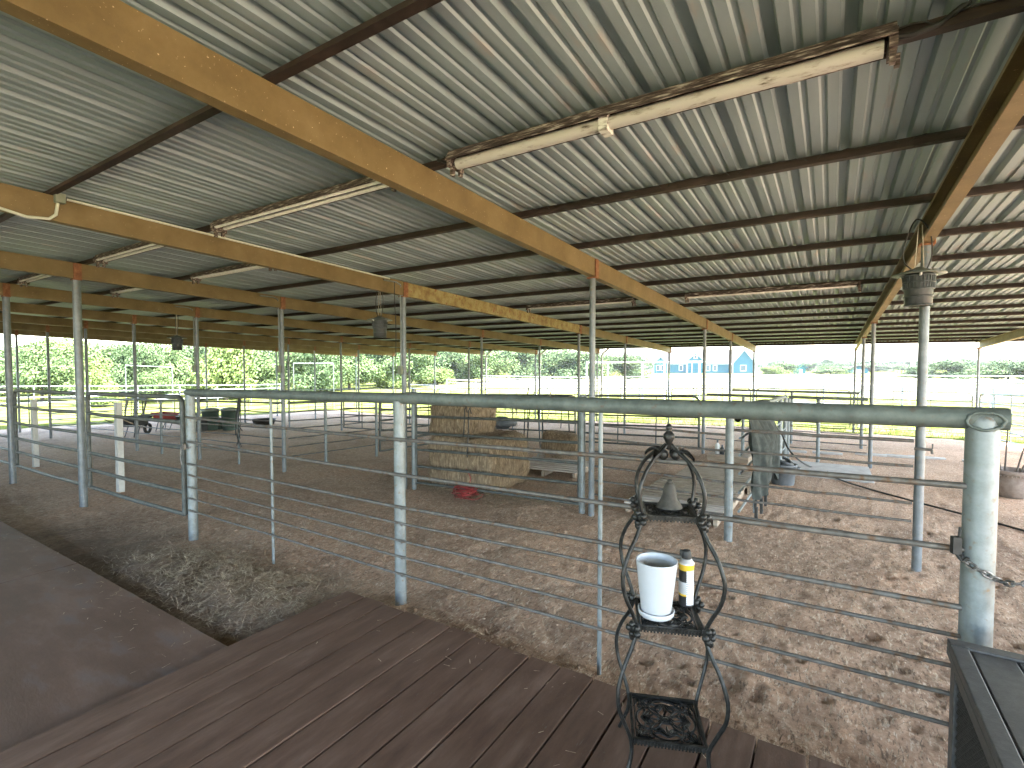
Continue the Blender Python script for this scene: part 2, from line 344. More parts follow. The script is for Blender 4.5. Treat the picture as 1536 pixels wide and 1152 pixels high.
# ------------------------------------------------------------------ deck and platform
mb = MB(); x = -3.02
while x < 3.2:
    w = .188; e = 2.47+random.uniform(-.012, .012)
    mb.box((x+w/2, (e-4.5)/2, .095+random.uniform(-.0015, .0015)), (w, e+4.5, .04), rz=random.uniform(-.0006, .0006)); x += w+.009+random.uniform(0, .003)
mb.box((0, 2.40, .037), (6.0, .04, .075)); mb.box((-2.99, -1.0, .037), (.04, 6.7, .075))
tag(mb.build('wooden_deck', M['deck'], bevel=.004), kind='structure')
mb = MB()
for i in range(4):
    x1 = -3.045-i*2.44
    for j in range(3): mb.box((x1-1.218, 1.62-.61-j*1.222, .072+random.uniform(-.003, .004)), (2.424, 1.206, .022), rz=random.uniform(-.002, .002))
mb.box((-7.9, 1.58, .035), (9.7, .04, .05))
tag(mb.build('plywood_platform', M['ply'], bevel=.003), kind='structure')

# ------------------------------------------------------------------ pole barn
BAY, X0 = 3.14, .68
def zb(y): return 3.07-.037*y
YE = 21.0; YB = -4.6
barn = thing('pole_barn', (-8, 9, 0), 'open pole barn with corrugated metal roof on tan rafters and galvanized pipe columns', 'barn')
# roof sheet, ribbed profile
prof = []; x = -25.6; PT = .3048
while x < 5.9:
    prof += [(x+.0, 0), (x+.014, .042), (x+.062, .042), (x+.076, 0), (x+.125, 0), (x+.135, .012), (x+.155, .012), (x+.165, 0), (x+.215, 0), (x+.225, .012), (x+.245, .012), (x+.255, 0)]; x += PT
ys = [YB, 2, 8, 14, YE+.35]; n = len(prof); vs = []; fs = []
for y in ys: vs += [(px_, y, zb(y)+.288+pz) for px_, pz in prof]
for j in range(len(ys)-1):
    for i in range(n-1): fs.append((j*n+i, j*n+i+1, (j+1)*n+i+1, (j+1)*n+i))
MB().add(vs, fs).build('roof_sheet', M['roof'], barn)
RX = [X0+BAY*k for k in range(-8, 2)]
def cchan(mb, X, ya, yb, w=.085, h=.21, t=.008):
    # C channel: web on the +X side, flanges towards -X
    def bar(xa, xb, za, zb_):
        vs = [(xx, y, zb(y)+zz) for y in (ya, yb) for xx in (xa, xb) for zz in (za, zb_)]
        mb.add(vs, [(0,1,3,2),(4,6,7,5),(0,4,5,1),(2,3,7,6),(0,2,6,4),(1,5,7,3)])
    bar(X+w/2-t, X+w/2, 0, h); bar(X-w/2, X+w/2-t-.0005, 0, t); bar(X-w/2, X+w/2-t-.0005, h-t, h)
    bar(X-w/2, X-w/2+t, t+.0005, .025); bar(X-w/2, X-w/2+t, h-.025, h-t-.0005)
for k, X in enumerate(RX):
    if abs(X+5.6) < .01:
        mb = MB(); cchan(mb, X, YB, 5.66); r = mb.build('rafter', M['rafter'], barn)
        mb = MB(); cchan(mb, X, 5.74, 12.05); q = mb.build('rafter', M['rafter_rust'], barn); tag(q, 'yellowish rust-streaked rafter')
        mb = MB(); cchan(mb, X, 12.12, YE); mb.build('rafter', M['rafter'], barn)
    else:
        mb = MB(); cchan(mb, X, YB, YE); mb.build('rafter', M['rafter'], barn)
py_ = 2.78; PYS = [2.78+1.215*i for i in range(-6, 16)]
for y in PYS:
    z = zb(y)+.21
    mb = MB(); zz = z+.003
    mb.box((-9.75, y, zz+.035), (31.4, .006, .07)); mb.box((-9.75, y-.027, zz+.003), (31.4, .047, .006)); mb.box((-9.75, y+.027, zz+.067), (31.4, .047, .006))
    mb.box((-9.75, y-.048, zz+.016), (31.4, .005, .02))
    mb.build('purlin', M['purlin'], barn)
mb = MB(); mb.box((-9.75, YE+.04, zb(YE)+.27), (31.4, .02, .12)); mb.build('eave_trim', M['rafter'], barn)
def column(X, Y, r=.037):
    g0 = gz(X, Y)-.1; zt = zb(Y)-.002
    mb = MB(); mb.tube([(X, Y, g0), (X, Y, zt)], r, 14)
    c = mb.build('column', M['column'], barn)
    mb = MB(); mb.box((X+.053, Y, zb(Y)+.098), (.012, .09, .215)); mb.box((X+.0, Y, zb(Y)-.012), (.115, .1, .016))
    mb.build('stiffener_plate', M['rust'], c) if False else None
    o = mb.build('stiffener_plate', M['rust'], barn); return c
for k, X in enumerate(RX):
    for Y in (5.7, 12.1, 15.6, 20.8):
        column(X, Y)
    if X < -8: column(X, 2.66, .048)
# downspouts at the far eave
for X in (-15.02, -11.88, -8.74):
    a = Vector((X+.1, 20.95, zb(20.9)+.2))
    mb = MB(); mb.tube([a+Vector((.35, .12, .08)), a+Vector((.3, .12, 0)), a+Vector((.08, .06, -.2)), a+Vector((.05, .02, -.3)), Vector((a.x+.05, a.y+.02, gz(X, 20.9)))], .045, 10)
    mb.build('downspout', M['white'], barn)
# conduits with switch boxes along some columns
for X, big in ((-5.6, 1), (-8.74, 1), (-11.88, 1), (0.68, 0)):
    Y = 5.7; z1 = zb(Y)+.18
    pts = [(X+.052-.0, Y-.45, z1), (X+.052, Y-.2, z1), (X+.05, Y-.11, z1-.03), (X-.01, Y-.06, z1-.14), (X-.01, Y-.052, z1-.4), (X-.01, Y-.052, 1.75)]
    if big:
        mb = MB(); mb.tube(pts, .012, 8); mb.build('conduit', M['galv'], barn)
        mb = MB(); mb.box((X-.01, Y-.07, 1.72), (.075, .05, .13)); mb.build('switch_box', M['junction'], barn, bevel=.004)
# pvc conduit with a junction box on the second rafter
X = -5.6+.0425
jb = AX(87, 285, X+.03)
mb = MB(); zc = lambda y: zb(y)+.222
mb.tube([(X+.014, jb.y+.06+t*(5.3-jb.y)/8, zb(jb.y+.06+t*(5.3-jb.y)/8)+.2) for t in range(9)], .011, 8)
a0 = AX(0, 302, X+.02)
mb.tube([(X+.016, a0.y-.8, zb(a0.y)+.03), (X+.016, a0.y, zb(a0.y)+.005), (X+.016, jb.y-.2, zb(jb.y)-.012), (X+.016, jb.y-.06, zb(jb.y)+.005), (X+.016, jb.y-.015, zb(jb.y)+.05), (X+.016, jb.y, zb(jb.y)+.15)], .012, 8)
mb.build('conduit', M['pvc'], barn)
mb = MB(); mb.box((X+.03, jb.y+.01, zb(jb.y)+.19), (.055, .07, .08)); mb.build('junction_box', M['junction'], barn, bevel=.005)
# wiring looped along a purlin
for yy in (3.995, 3.995-1.215):
    z = zb(yy)+.288
    pts = []
    for i in range(60):
        xx = -2.3+2.9*i/59; pts.append((xx, yy-.036+(.012 if i % 2 else 0), z-.012-(.05 if i % 10 == 4 else 0)-.01*random.random()))
    mb = MB(); mb.tube(pts, .004, 5); mb.build('wire', M['black'], barn)

wl = thing('shade_wall', (-12, -4.5, -.3), 'unseen brown board wall added behind the camera to shade the left roof bays', 'wall')  # out of view, added to block light from behind the left bays
mb = MB()
for i in range(int(17.4/.3)): mb.box((-26.0+.3*i, -4.5+(.006 if i % 2 else 0), 1.4), (.297, .05, 3.6))
mb.build('boarding', pm('brown_boarding', [(.07,.05,.04),(.11,.08,.065)], 4, .8), wl)
# ------------------------------------------------------------------ fluorescent lights
def light(xa, xb, Y, label, big=False):
    z = zb(Y)+.2
    c = Vector(((xa+xb)/2, Y-.06, z))
    t = thing('fluorescent_light', c, label, 'light fixture', 'fluorescent lights under the roof')
    L_ = xb-xa; mb = MB()
    # trough reflector
    q_ = 1.25 if big else 1; secs = [(-.08*q_, -.01), (-.05*q_, .055), (.05*q_, .055), (.08*q_, -.01), (.075*q_, -.014), (.046*q_, .048), (-.046*q_, .048), (-.075*q_, -.014)]
    vs = [(xx, c.y+a, c.z+b) for xx in (xa, xb) for a, b in secs]; k = len(secs)
    fs = [(i, (i+1) % k, k+(i+1) % k, k+i) for i in range(k)]+[tuple(range(k))[::-1], tuple(range(k, 2*k))]
    mb.add(vs, fs); mb.build('reflector', M['grime'], t)
    for s in ((0,) if big else (-1, 1)):
        mb = MB(); r = .036 if big else .017
        n = 9; pts = [(xa+.04+(L_-.08)*i/n, c.y+s*.042-(.012 if big else 0), c.z-(.02 if big else .005)) for i in range(n+1)]
        mb.tube(pts, r, 12); mb.build('lamp_tube', M['tube'] if not big else M['lampdull'], t)
    for xx in (xa+.01, xb-.01):
        mb = MB(); mb.box((xx, c.y, c.z-.01), (.03, .15, .075)); mb.box((xx, c.y-.03, c.z-.07), (.022, .03, .06)); mb.box((xx+.02, c.y+.03, c.z-.065), (.02, .03, .05))
        mb.build('lamp_holder', M['grime'], t)
    if big:
        xm = (xa+xb)/2-.1
        mb = MB(); mb.box((xm, c.y-.012, c.z-.025), (.05, .1, .095)); mb.build('lamp_holder', M['lampwhite'], t)
        mb = MB(); mb.tube([(xb, c.y, c.z+.02), (xb+.06, c.y+.0, c.z+.01), (xb+.15, c.y+.01, c.z+.03), (xb+.24, c.y+.03, c.z+.1)], .012, 8); mb.build('cable', M['black'], t)
        mb = MB(); mb.tube([(xa, c.y, c.z+.02), (xa-.07, c.y, c.z+.02), (xa-.16, c.y+.02, c.z+.06)], .011, 8); mb.build('cable', M['black'], t)
    return t
light(-2.19, .20, 2.78, 'thick dirty white tube light hanging nearest overhead, above the plant stand', True)
light(-5.2, -2.72, 2.78, 'grimy twin tube light between the two nearest long tan rafters')
light(-8.1, -5.85, 2.78, 'grimy twin tube light just beyond the rafter with the pale conduit')
light(-11.2, -9.0, 2.78, 'twin tube light hanging behind the top of the tall left gate column')
light(-8.2, -6.2, 3.99, 'short tube light on the purlin behind the rafter with pale conduit, left of centre')
light(-11.1, -9.05, 3.99, 'pale tube light showing right beside the top of the tall left gate column')
light(-2.1, .32, 8.855, 'long thin far tube light, left of the column with the lantern')
light(-5.2, -3.0, 8.855, 'far thin tube light beyond the yellow rusted rafter section')

# ------------------------------------------------------------------ fences and gates
def pipe_fence(name, p0, p1, posts, rails, top, label, cat='fence', group=None, mat='galv_dull', pr=.045, rodmat='rod', topz=None, stays=(), sr=.011, ptop=None):
    """p0,p1 plan points; posts/stays = fractions along; rails = (height above ground, radius)"""
    p0, p1 = Vector((*p0, 0)), Vector((*p1, 0)); P = lambda f, h: (lambda q: Vector((q.x, q.y, gz(q.x, q.y)+h)))(p0+(p1-p0)*f)
    t = thing(name, P(.5, 0), label, cat, group)
    tr = ptop or pr*.9
    if top:
        mb = MB(); mb.tube([P(i/6, top) for i in range(7)], tr, 12); mb.build('top_rail', M[mat], t)
    for f in posts:
        mb = MB(); mb.tube([P(f, -.1), P(f, (top-.02) if top else rails[0][0]+.1)], pr, 14); mb.build('post', M['galv'], t)
    for f in stays:
        mb = MB(); mb.tube([P(f, -.08), P(f, top-.03)], sr, 10); mb.build('stay', M['galv'], t)
    for h, r in rails:
        mb = MB(); pts = [P(i/8, h)+Vector((0, 0, random.uniform(-.006, .006))) for i in range(9)]
        mb.tube(pts, r, 8); mb.build('rail', M[rodmat], t)
    return t
def gate(p0, p1, za, zt, n, label, cat='gate', group='tube gates in the pens', mat='galv_dark', r=.025, cr=.14, stays=(.33, .66), absz=False):
    p0, p1 = Vector((*p0, 0)), Vector((*p1, 0)); d = (p1-p0); L_ = d.length; u = d/L_
    b0, b1 = gz(p0.x, p0.y), gz(p1.x, p1.y)
    def P(s, h): q = p0+u*s; return Vector((q.x, q.y, b0+(b1-b0)*s/L_+h))
    t = thing('tube_gate', P(L_/2, 0), label, cat, group)
    pts = [P(0, za)]
    pts += [P(cr-cr*math.cos(a), zt-cr+cr*math.sin(a)) for a in [PI/2*i/5 for i in range(6)]]
    pts += [P(L_*i/6, zt) for i in range(1, 6)]
    pts += [P(L_-cr+cr*math.sin(a), zt-cr+cr*math.cos(a)) for a in [PI/2*i/5 for i in range(6)]]
    pts += [P(L_, za)]
    mb = MB(); mb.tube(pts, r, 10); mb.build('frame', M[mat], t)
    for i in range(n):
        h = za+(zt-za)*i/n*.98+.01
        mb = MB(); mb.tube([P(r*.5, h), P(L_*.5, h+random.uniform(-.008, .008)), P(L_-r*.5, h)], r*.88, 8); mb.build('rail', M[mat], t)
    for f in stays:
        mb = MB(); mb.tube([P(L_*f, za+.012), P(L_*f, zt)], r*.6, 8); mb.build('stay', M[mat], t)
    return t
RODS = [(1.27, .0135), (1.01, .0135), (.77, .0125), (.65, .0095), (.52, .0095), (.40, .0095), (.27, .0095)]
# foreground fence
t = thing('pipe_fence', (-2.7, 2.7, 0), 'grey galvanized foreground pipe fence with long top rail and thin rods', 'fence', None)
FA, FB, FC = -5.80, -2.705, .515
mb = MB(); mb.tube([(FA-.05, 2.7, 1.50), (FA+1.5, 2.7, 1.525), (FB+.13, 2.7, 1.553)], .041, 14); mb.build('top_rail', M['galv_dull'], t)
mb = MB(); mb.tube([(FB+.08, 2.7, 1.556), (-1.0, 2.7, 1.568), (FC-.03, 2.7, 1.585), (FC+.075, 2.7, 1.586)], .0445, 16); tr2 = mb.build('top_rail', M['galv_dull'], t)
for X, r, h in ((FA, .047, 1.475), (FB, .043, 1.53)):
    mb = MB(); mb.tube([(X, 2.7, -.15), (X, 2.7, h)], r, 18); mb.build('post', M['galv'], t)
mb = MB(); mb.tube([(FC, 2.7, -.1), (FC, 2.7, 1.572), (FC, 2.7, 1.59), (FC, 2.7, 1.598)], [.053, .053, .05, .043], 26)
pc = mb.build('post', M['galv'], t)
mb = MB()      # weld bead where the rail saddles the post
ang = [2*PI*i/40 for i in range(40)]
mb.tube([(FC+.0555*math.cos(a)+.002*random.uniform(-1, 1), 2.7-.0475-.006*math.cos(a)**2*0, 1.578+.034*math.sin(a)+.003*random.uniform(-1, 1)) for a in ang], .0058, 7, closed=True)
mb.tube([(FC+.056*math.cos(a), 2.7-.056*abs(math.sin(a)), 1.545+.02*math.cos(a)**2+.003*random.uniform(-1, 1)) for a in [PI*i/24 for i in range(25)]], .006, 7)
mb.build('weld_seam', M['galv_dull'], t)
for X in (-4.33, -1.11):
    mb = MB(); mb.tube([(X, 2.7, -.1), (X, 2.7, 1.54)], .0135, 10); mb.build('stay', M['galv'], t)
for h, r in RODS:
    for a, b, da, db in ((FA, FB-.02, -.03, -.02), (FB-.02, FC-.046, -.02, .04)):
        mb = MB(); mb.tube([(a, 2.655, h+da), ((a+b)/2, 2.66, h+(da+db)/2+random.uniform(-.008, .008)), (b, 2.655 if b < 0 else 2.685, h+db)], r, 8); mb.build('rail', M['rod'], t)
for h, r in RODS:
    for X in (FB, FA):
        mb = MB(); mb.tube([(X+.04, 2.655, h-.02), (X+.055, 2.66, h-.035), (X+.035, 2.69, h-.03)], .006, 6); mb.build('tie', M['rod'], t)
# left gates
def sixbar(xa, xb, label):
    hs = [1.5, 1.23, .95, .69, .46, .22]; cr = .09
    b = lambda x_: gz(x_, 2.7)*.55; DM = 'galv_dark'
    t = thing('pipe_gate', ((xa+xb)/2, 2.68, b((xa+xb)/2)), label, 'gate', 'six bar gates by the platform')
    P = lambda x_, h: (x_, 2.68, b(x_)+h)
    pts = [P(xa, .22)]+[P(xa+cr-cr*math.cos(a), 1.5-cr+cr*math.sin(a)) for a in [PI/2*i/5 for i in range(6)]]+[P(xb-cr+cr*math.sin(a), 1.5-cr+cr*math.cos(a)) for a in [PI/2*i/5 for i in range(6)]]+[P(xb, .22)]
    mb = MB(); mb.tube(pts, .026, 12); mb.build('frame', M[DM], t)
    for h in hs[1:]:
        mb = MB(); mb.tube([P(xa, h), P((xa+xb)/2, h-.01), P(xb, h)], .023, 10); mb.build('rail', M[DM], t)
sixbar(-8.55, -5.93, 'dark six bar gate between the dirt heap post and the tall left column')
sixbar(-11.7, -8.87, 'dark six bar gate at the far left edge, left of the tall left column')
sixbar(-14.9, -12.0, 'six bar gate cut off by the left edge of the photo beyond the leftmost column')
for (x_, y_, lab, w) in ((181, 738, 'white square wooden post standing behind the gate nearest the dirt heap', .085), (54, 700, 'white square wooden post standing behind the leftmost gate', .09)):
    p = G(x_, y_); mb = MB(); mb.box((p.x, p.y, p.z+.68), (w, w, 1.45), rz=.1); tag(mb.build('wooden_post', M['white'], bevel=.006), lab, 'post', 'white wooden posts behind the gates')
# gate before the hay
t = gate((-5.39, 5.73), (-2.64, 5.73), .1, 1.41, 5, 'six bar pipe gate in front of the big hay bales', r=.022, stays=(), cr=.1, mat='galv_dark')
for X in (-5.43, -2.60):
    mb = MB(); mb.tube([(X, 5.73, -.2), (X, 5.73, 1.42)], .04, 12); mb.build('post', M['galv'], t)
R6 = [(1.12, .0125), (.95, .0125), (.8, .0125), (.62, .0125), (.45, .0125), (.27, .0125)]
pipe_fence('rod_fence', (-2.4, 5.66), (-.88, 5.62), (1.,), R6, 1.34, 'rod fence section between the central column and the post under the draped tarp', group='thin rod fences inside the pens', pr=.043)
pipe_fence('rod_fence', (-.84, 5.62), (.63, 5.66), (), [(1.17, .016)]+R6[1:], 1.34, 'rod fence section running from the tarp post to the column with the lantern', group='thin rod fences inside the pens', pr=.04)
pipe_fence('pipe_fence', (-.8, 5.75), (-.8, 12.0), (.41, .8, 1.), [(1.08, .014), (.9, .014), (.7, .014), (.5, .014), (.3, .014)], 1.37, 'short pipe fence with pale rails running away from the draped tarp', pr=.042, stays=(.2, .6), rodmat='galv')
pipe_fence('pipe_fence', (-.75, 12.1), (.62, 12.1), (0., .4), [(1.15, .018), (.9, .012), (.75, .012), (.6, .012), (.45, .012), (.3, .012)], 1.36, 'pipe fence across the far side of the concrete slab', pr=.035)
pipe_fence('pipe_fence', (-2.4, 15.6), (.62, 15.6), (.5,), [(1.1, .02), (.85, .012), (.6, .012), (.35, .012)], 1.42, 'second pipe fence beyond the concrete slab', pr=.035)
pipe_fence('pipe_fence', (-2.4, 12.1), (-.85, 12.1), (.5,), [(1.1, .016), (.85, .012), (.6, .012), (.35, .012)], 1.36, 'short far pipe fence seen just left of the draped tarp', pr=.035)
ord_ = ['just left of the plant stand finial', 'behind the hanging halters', 'left of the stacked hay', 'with a rounded corner left of the hay column']
for i, k in enumerate((-2, -3, -5)):
    gate((X0+BAY*k+.12, 12.1), (X0+BAY*(k+1)-.1, 12.1), .1, 1.31, 5, 'round cornered tube gate far off, '+ord_[[0, 1, 3][i]])
gate((-8.74, 12.0-.3), (-8.74, 8.1), .1, 1.3, 5, 'tube gate seen edge on, leading away between the far pens left of the hay')
pipe_fence('rod_fence', (-8.74, 5.8), (-8.74, 8.0), (.38, 1.), R6, 1.3, 'rod fence leading away from the conduit column left of centre', group='thin rod fences inside the pens', pr=.03)
gate((-11.8, 12.1), (-8.85, 12.1), .1, 1.31, 5, 'round cornered far tube gate behind the rod fence left of centre')
pipe_fence('rod_fence', (-11.85, 5.72), (-8.8, 5.72), (.5,), R6, 1.3, 'rod fence carrying a bundle of cords in front of the green bins', group='thin rod fences inside the pens', pr=.022)
pipe_fence('rod_fence', (-15., 5.72), (-11.95, 5.72), (.42,), R6, 1.3, 'rod fence in front of the red wheelbarrow', group='thin rod fences inside the pens', pr=.028)
pipe_fence('rod_fence', (-21.2, 5.72), (-15.1, 5.72), (.5,), R6, 1.3, 'long rod fence seen through the left gates', group='thin rod fences inside the pens', pr=.028)
# outer row under the far eave
labs = {2: 'eave fence section at the right end behind the planter', 1: 'long round cornered gate under the far eave, right of the lantern column', 0: 'eave panel straight behind the concrete slab', -1: 'eave panel below the blue house', -2: 'eave panel below the big dark oak',
        -3: 'eave panel behind the hanging halters and pipe arch', -4: 'eave panel just right of the hay column', -5: 'eave panel just left of the hay column', -6: 'eave panel far left of the hay, right of the green bins', -7: 'eave panel at the left end of the far eave'}
for k, lab in labs.items():
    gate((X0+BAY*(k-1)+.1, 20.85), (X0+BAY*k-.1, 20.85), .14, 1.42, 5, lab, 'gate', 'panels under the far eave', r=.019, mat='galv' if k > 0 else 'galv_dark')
for i in range(3):
    gate((-24.6, 6+5*i), (-24.6, 10.8+5*i), .14, 1.35, 5, ['left side panel nearest the red wheelbarrow, at the edge of the roof', 'middle one of the left side panels under the roof edge', 'farthest of the left side panels, by the far left corner'][i], 'gate', 'panels along the left side', r=.019)
gate((3.85, 20.6), (4.2, 17.4), .14, 1.42, 5, 'pale panel leading back from the gate end behind the planter', 'gate', mat='galv')
gate((4.2, 17.3), (3.9, 13.5), .14, 1.42, 5, 'pale panel at the right edge behind the planter sticks', 'gate', mat='galv')

# ------------------------------------------------------------------ hay
def hay_bale(c, size, rz, label, n=2600, group='hay bales'):
    t = thing('hay_bale', c, label, 'hay bale', group)
    nx, ny, nz_ = [max(3, int(s/.05)) for s in size]; Mx = Matrix.Rotation(rz, 3, 'Z'); mb = MB()
    def surf(u, v, face):
        a, b = u-.5, v-.5
        p = {0: (a, b, .5), 1: (a, -.5, b), 2: (a, .5, b), 3: (-.5, a, b), 4: (.5, a, b), 5: (a, b, -.5)}[face]
        q = Vector((p[0]*size[0], p[1]*size[1], p[2]*size[2]))
        # round the edges and roughen
        r_ = .12; inn = Vector([max(-s/2+r_, min(s/2-r_, w)) for w, s in zip(q, size)]); dd = q-inn
        if dd.length > r_: q = inn+dd.normalized()*r_
        q.x += .035*math.sin(q.z*5+c[0]); q.z -= .05*(abs(q.x)/size[0]*2)**3*(q.z/size[2]+.5)+.03*noise.noise((q.x*2.2, q.y*2.2, c[2]))*(q.z/size[2]+.5)
        nn = noise.noise_vector(q*3.2+Vector(c))*.04+noise.noise_vector(q*9+Vector(c))*.022+noise.noise_vector(q*26+Vector(c))*.014
        return q+nn
    for face, (na, nb) in {0: (nx, ny), 1: (nx, nz_), 2: (nx, nz_), 3: (ny, nz_), 4: (ny, nz_), 5: (nx, ny)}.items():
        vs = [Mx@surf(i/na, j/nb, face)+Vector(c)+Vector((0, 0, size[2]/2)) for j in range(nb+1) for i in range(na+1)]
        mb.add(vs, [(j*(na+1)+i, j*(na+1)+i+1, (j+1)*(na+1)+i+1, (j+1)*(na+1)+i) for j in range(nb) for i in range(na)], True)
    areas = [size[0]*size[1], size[0]*size[2], size[0]*size[2], size[1]*size[2], size[1]*size[2]]
    for _ in range(n):
        face = random.choices(range(5), areas)[0]; q = surf(random.random(), random.random(), face)
        nrm = [(0,0,1),(0,-1,0),(0,1,0),(-1,0,0),(1,0,0)][face]; nrm = Vector(nrm)
        d = Vector((random.gauss(0, .5), random.gauss(0, .5), random.gauss(0, 1) if face else random.gauss(0, .3))); d = d-nrm*d.dot(nrm)*.8
        if d.length < .05: continue
        d.normalize(); d += nrm*random.uniform(-.1, .35); l = random.uniform(.05, .17); w = random.uniform(.0012, .0034)
        sd = d.cross(nrm).normalized()*w; a = q-d*l*.4; b = q+d*l*.6+Vector((0, 0, -random.uniform(0, .02)))
        mb.add([Mx@v+Vector(c)+Vector((0, 0, size[2]/2)) for v in (a-sd, a+sd, b+sd*.5, b-sd*.5)], [(0, 1, 2, 3)])
    mb.build('hay', M['hay'], t)
    for f in (.22, .78):
        xx = (f-.5)*size[0]; y2, h = size[1]/2+.004, size[2]/2+.004
        ring = [(xx, -y2, -h+.05), (xx, -y2, h-.05), (xx, -y2+.05, h), (xx, y2-.05, h), (xx, y2, h-.05), (xx, y2, -h+.05)]
        mb = MB(); mb.tube([Mx@Vector(p)+Vector(c)+Vector((0, 0, size[2]/2)) for p in ring], .004, 5); mb.build('twine', M['twine'], t)
    return t
hay_bale((-4.72, 6.45, gz(-4.7, 6)-.02), (1.2, 1.15, .86), .02, 'largest hay bale on the ground behind the six bar gate', 5200)
hay_bale((-4.98, 6.35, gz(-4.7, 6)+.82), (.78, .85, .52), -.05, 'square hay bale stacked on top of the largest bale', 2600)
p = G(838, 694); hay_bale((p.x, p.y, p.z+.22), (.75, .5, .42), .35, 'small loose hay bale resting on the wooden pallet right of the big bales', 1800)
# loose hay heap under the small bale
mb = MB(); p = G(826, 700)
for _ in range(2600):
    a, rr = random.uniform(0, 2*PI), abs(random.gauss(0, .4)); q = Vector((p.x+rr*math.cos(a)*1.2, p.y+.2+rr*math.sin(a), 0)); q.z = gz(q.x, q.y)+.02+max(0, .28*(1-rr/.75))*random.random()
    d = Vector((random.gauss(0, 1), random.gauss(0, 1), random.gauss(0, .35))).normalized()*random.uniform(.03, .1); s_ = d.cross(Vector((0, 0, 1))).normalized()*.003
    mb.add([q-s_, q+s_, q+d+s_*.5, q+d-s_*.5], [(0, 1, 2, 3)])
tag(mb.build('loose_hay', M['hay']), 'loose heap of hay spilled around the small bale and pallet', 'hay', kind='stuff')
# straw litter over the dirt
mb = MB()
def straw(n, xf, yf, lmin, lmax, w, lift=.02):
    for _ in range(n):
        X, Y = xf(), yf()
        if Y < 1.66 and X < -3.0: continue
        if Y < 2.5 and X > -3.06: continue
        z = dz(X, Y)+.004+random.random()*lift; a = random.uniform(0, 2*PI); l = random.uniform(lmin, lmax)
        d = Vector((math.cos(a)*l, math.sin(a)*l, random.uniform(-.012, .03))); s_ = Vector((-math.sin(a), math.cos(a), 0))*w*random.uniform(.5, 1.3)
        q = Vector((X, Y, z)); m_ = q+d*.5+Vector((0, 0, random.uniform(0, .008)))
        mb.add([q-s_, q+s_, m_+s_, m_-s_, q+d+s_*.6, q+d-s_*.6], [(0, 1, 2, 3), (3, 2, 4, 5)])
straw(3800, lambda: random.gauss(-4.0, .85), lambda: random.gauss(2.15, .33), .03, .15, .0014, .03)
straw(1500, lambda: random.gauss(-4.2, .7), lambda: random.gauss(2.15, .25), .05, .17, .0022, .04)
straw(16000, lambda: random.uniform(-7, 2.2), lambda: 2.5+4.5*random.random()**1.3, .015, .06, .0015)
straw(1800, lambda: random.uniform(-12, -5), lambda: random.uniform(1.7, 8), .03, .11, .0022)
straw(1600, lambda: random.gauss(-3.8, .5), lambda: random.gauss(6.6, .7), .04, .14, .0025, .03)
straw(2200, lambda: random.gauss(-4.3, .75), lambda: random.gauss(5.85, .16), .04, .16, .003, .09)
straw(900, lambda: random.uniform(-10, 3), lambda: random.uniform(7, 14), .04, .14, .003)
for _ in range(190):
    if random.random() < .55: X, Y, z = random.uniform(-8, -3.1), 1.6-abs(random.gauss(0, .18)), .086
    else: X, Y, z = random.uniform(-3, 2.4), 2.45-abs(random.gauss(0, .3)), .119
    a = random.uniform(0, 6.3); l = random.uniform(.01, .05); w = random.uniform(.0008, .002); d = Vector((math.cos(a)*l, math.sin(a)*l, random.uniform(0, .004))); s_ = Vector((-math.sin(a), math.cos(a), 0))*w; q = Vector((X, Y, z))
    mb.add([q-s_, q+s_, q+d+s_, q+d-s_], [(0, 1, 2, 3)])
tag(mb.build('straw_litter', M['straw']), 'scattered straw and chaff over the dirt floor', 'straw', kind='stuff')
# clods and hoof-churned lumps
mb = MB()
for _ in range(5000):
    X, Y = random.uniform(-7, 2.3), 2.55+5.5*random.random()**1.4
    if random.random() < .35: X, Y = random.gauss(-4.2, 1.), random.gauss(2.2, .3)
    if (Y < 1.75 and X < -2.95) or (Y < 2.55 and X > -3.1): continue
    r = random.uniform(.004, .014)*(1.3 if random.random() < .1 else 1); z = dz(X, Y)
    o = len(mb.v); ph = random.random()*6
    vs = [Vector((X, Y, z+r*.9))]+[Vector((X+r*1.3*math.cos(ph+k*1.05)*random.uniform(.7, 1.2), Y+r*1.3*math.sin(ph+k*1.05)*random.uniform(.7, 1.2), z+r*random.uniform(-.2, .5))) for k in range(6)]
    mb.add(vs, [(0, 1+k, 1+(k+1) % 6) for k in range(6)])
tag(mb.build('dirt_clods', bpy.data.materials['trampled_dirt']), 'small dirt clods strewn over the pen floor', 'dirt clods', kind='stuff')

# ------------------------------------------------------------------ pallets and boards
def pallet(c, w, d, n, rz, label, mat='wood', h=.13):
    t = thing('wooden_pallet', c, label, 'pallet', 'wooden pallets'); R_ = Matrix.Rotation(rz, 3, 'Z'); c = Vector(c)
    for i in range(n):
        yy = -d/2+d*(i+.5)/n; mb = MB(); mb.box(c+R_@Vector((random.uniform(-.01, .01), yy, h-.01+random.uniform(-.002, .002))), (w, d/n*.66, .02), rz=rz); mb.build('slat', M[mat], t, bevel=.002)
    for k in (-1, 0, 1):
        mb = MB(); mb.box(c+R_@Vector((k*(w/2-.05), 0, (h-.022)/2)), (.045, d, h-.024), rz=rz); mb.build('stringer', M['wood'], t)
a, b_, c_, d_ = G(1004, 702, .13), G(928, 752, .13), G(1072, 800, .13), G(1092, 712, .13)
pallet((-1.62, 6.35, gz(-1.6, 6.3)), 1.15, .5, 3, 0, 'pallet of wide pale boards nearest behind the plant stand', 'wood_pale')
pallet((-1.62, 7.35, gz(-1.6, 7.3)), 1.2, 1.35, 9, 0, 'slatted pallet in the middle behind the plant stand', 'wood')
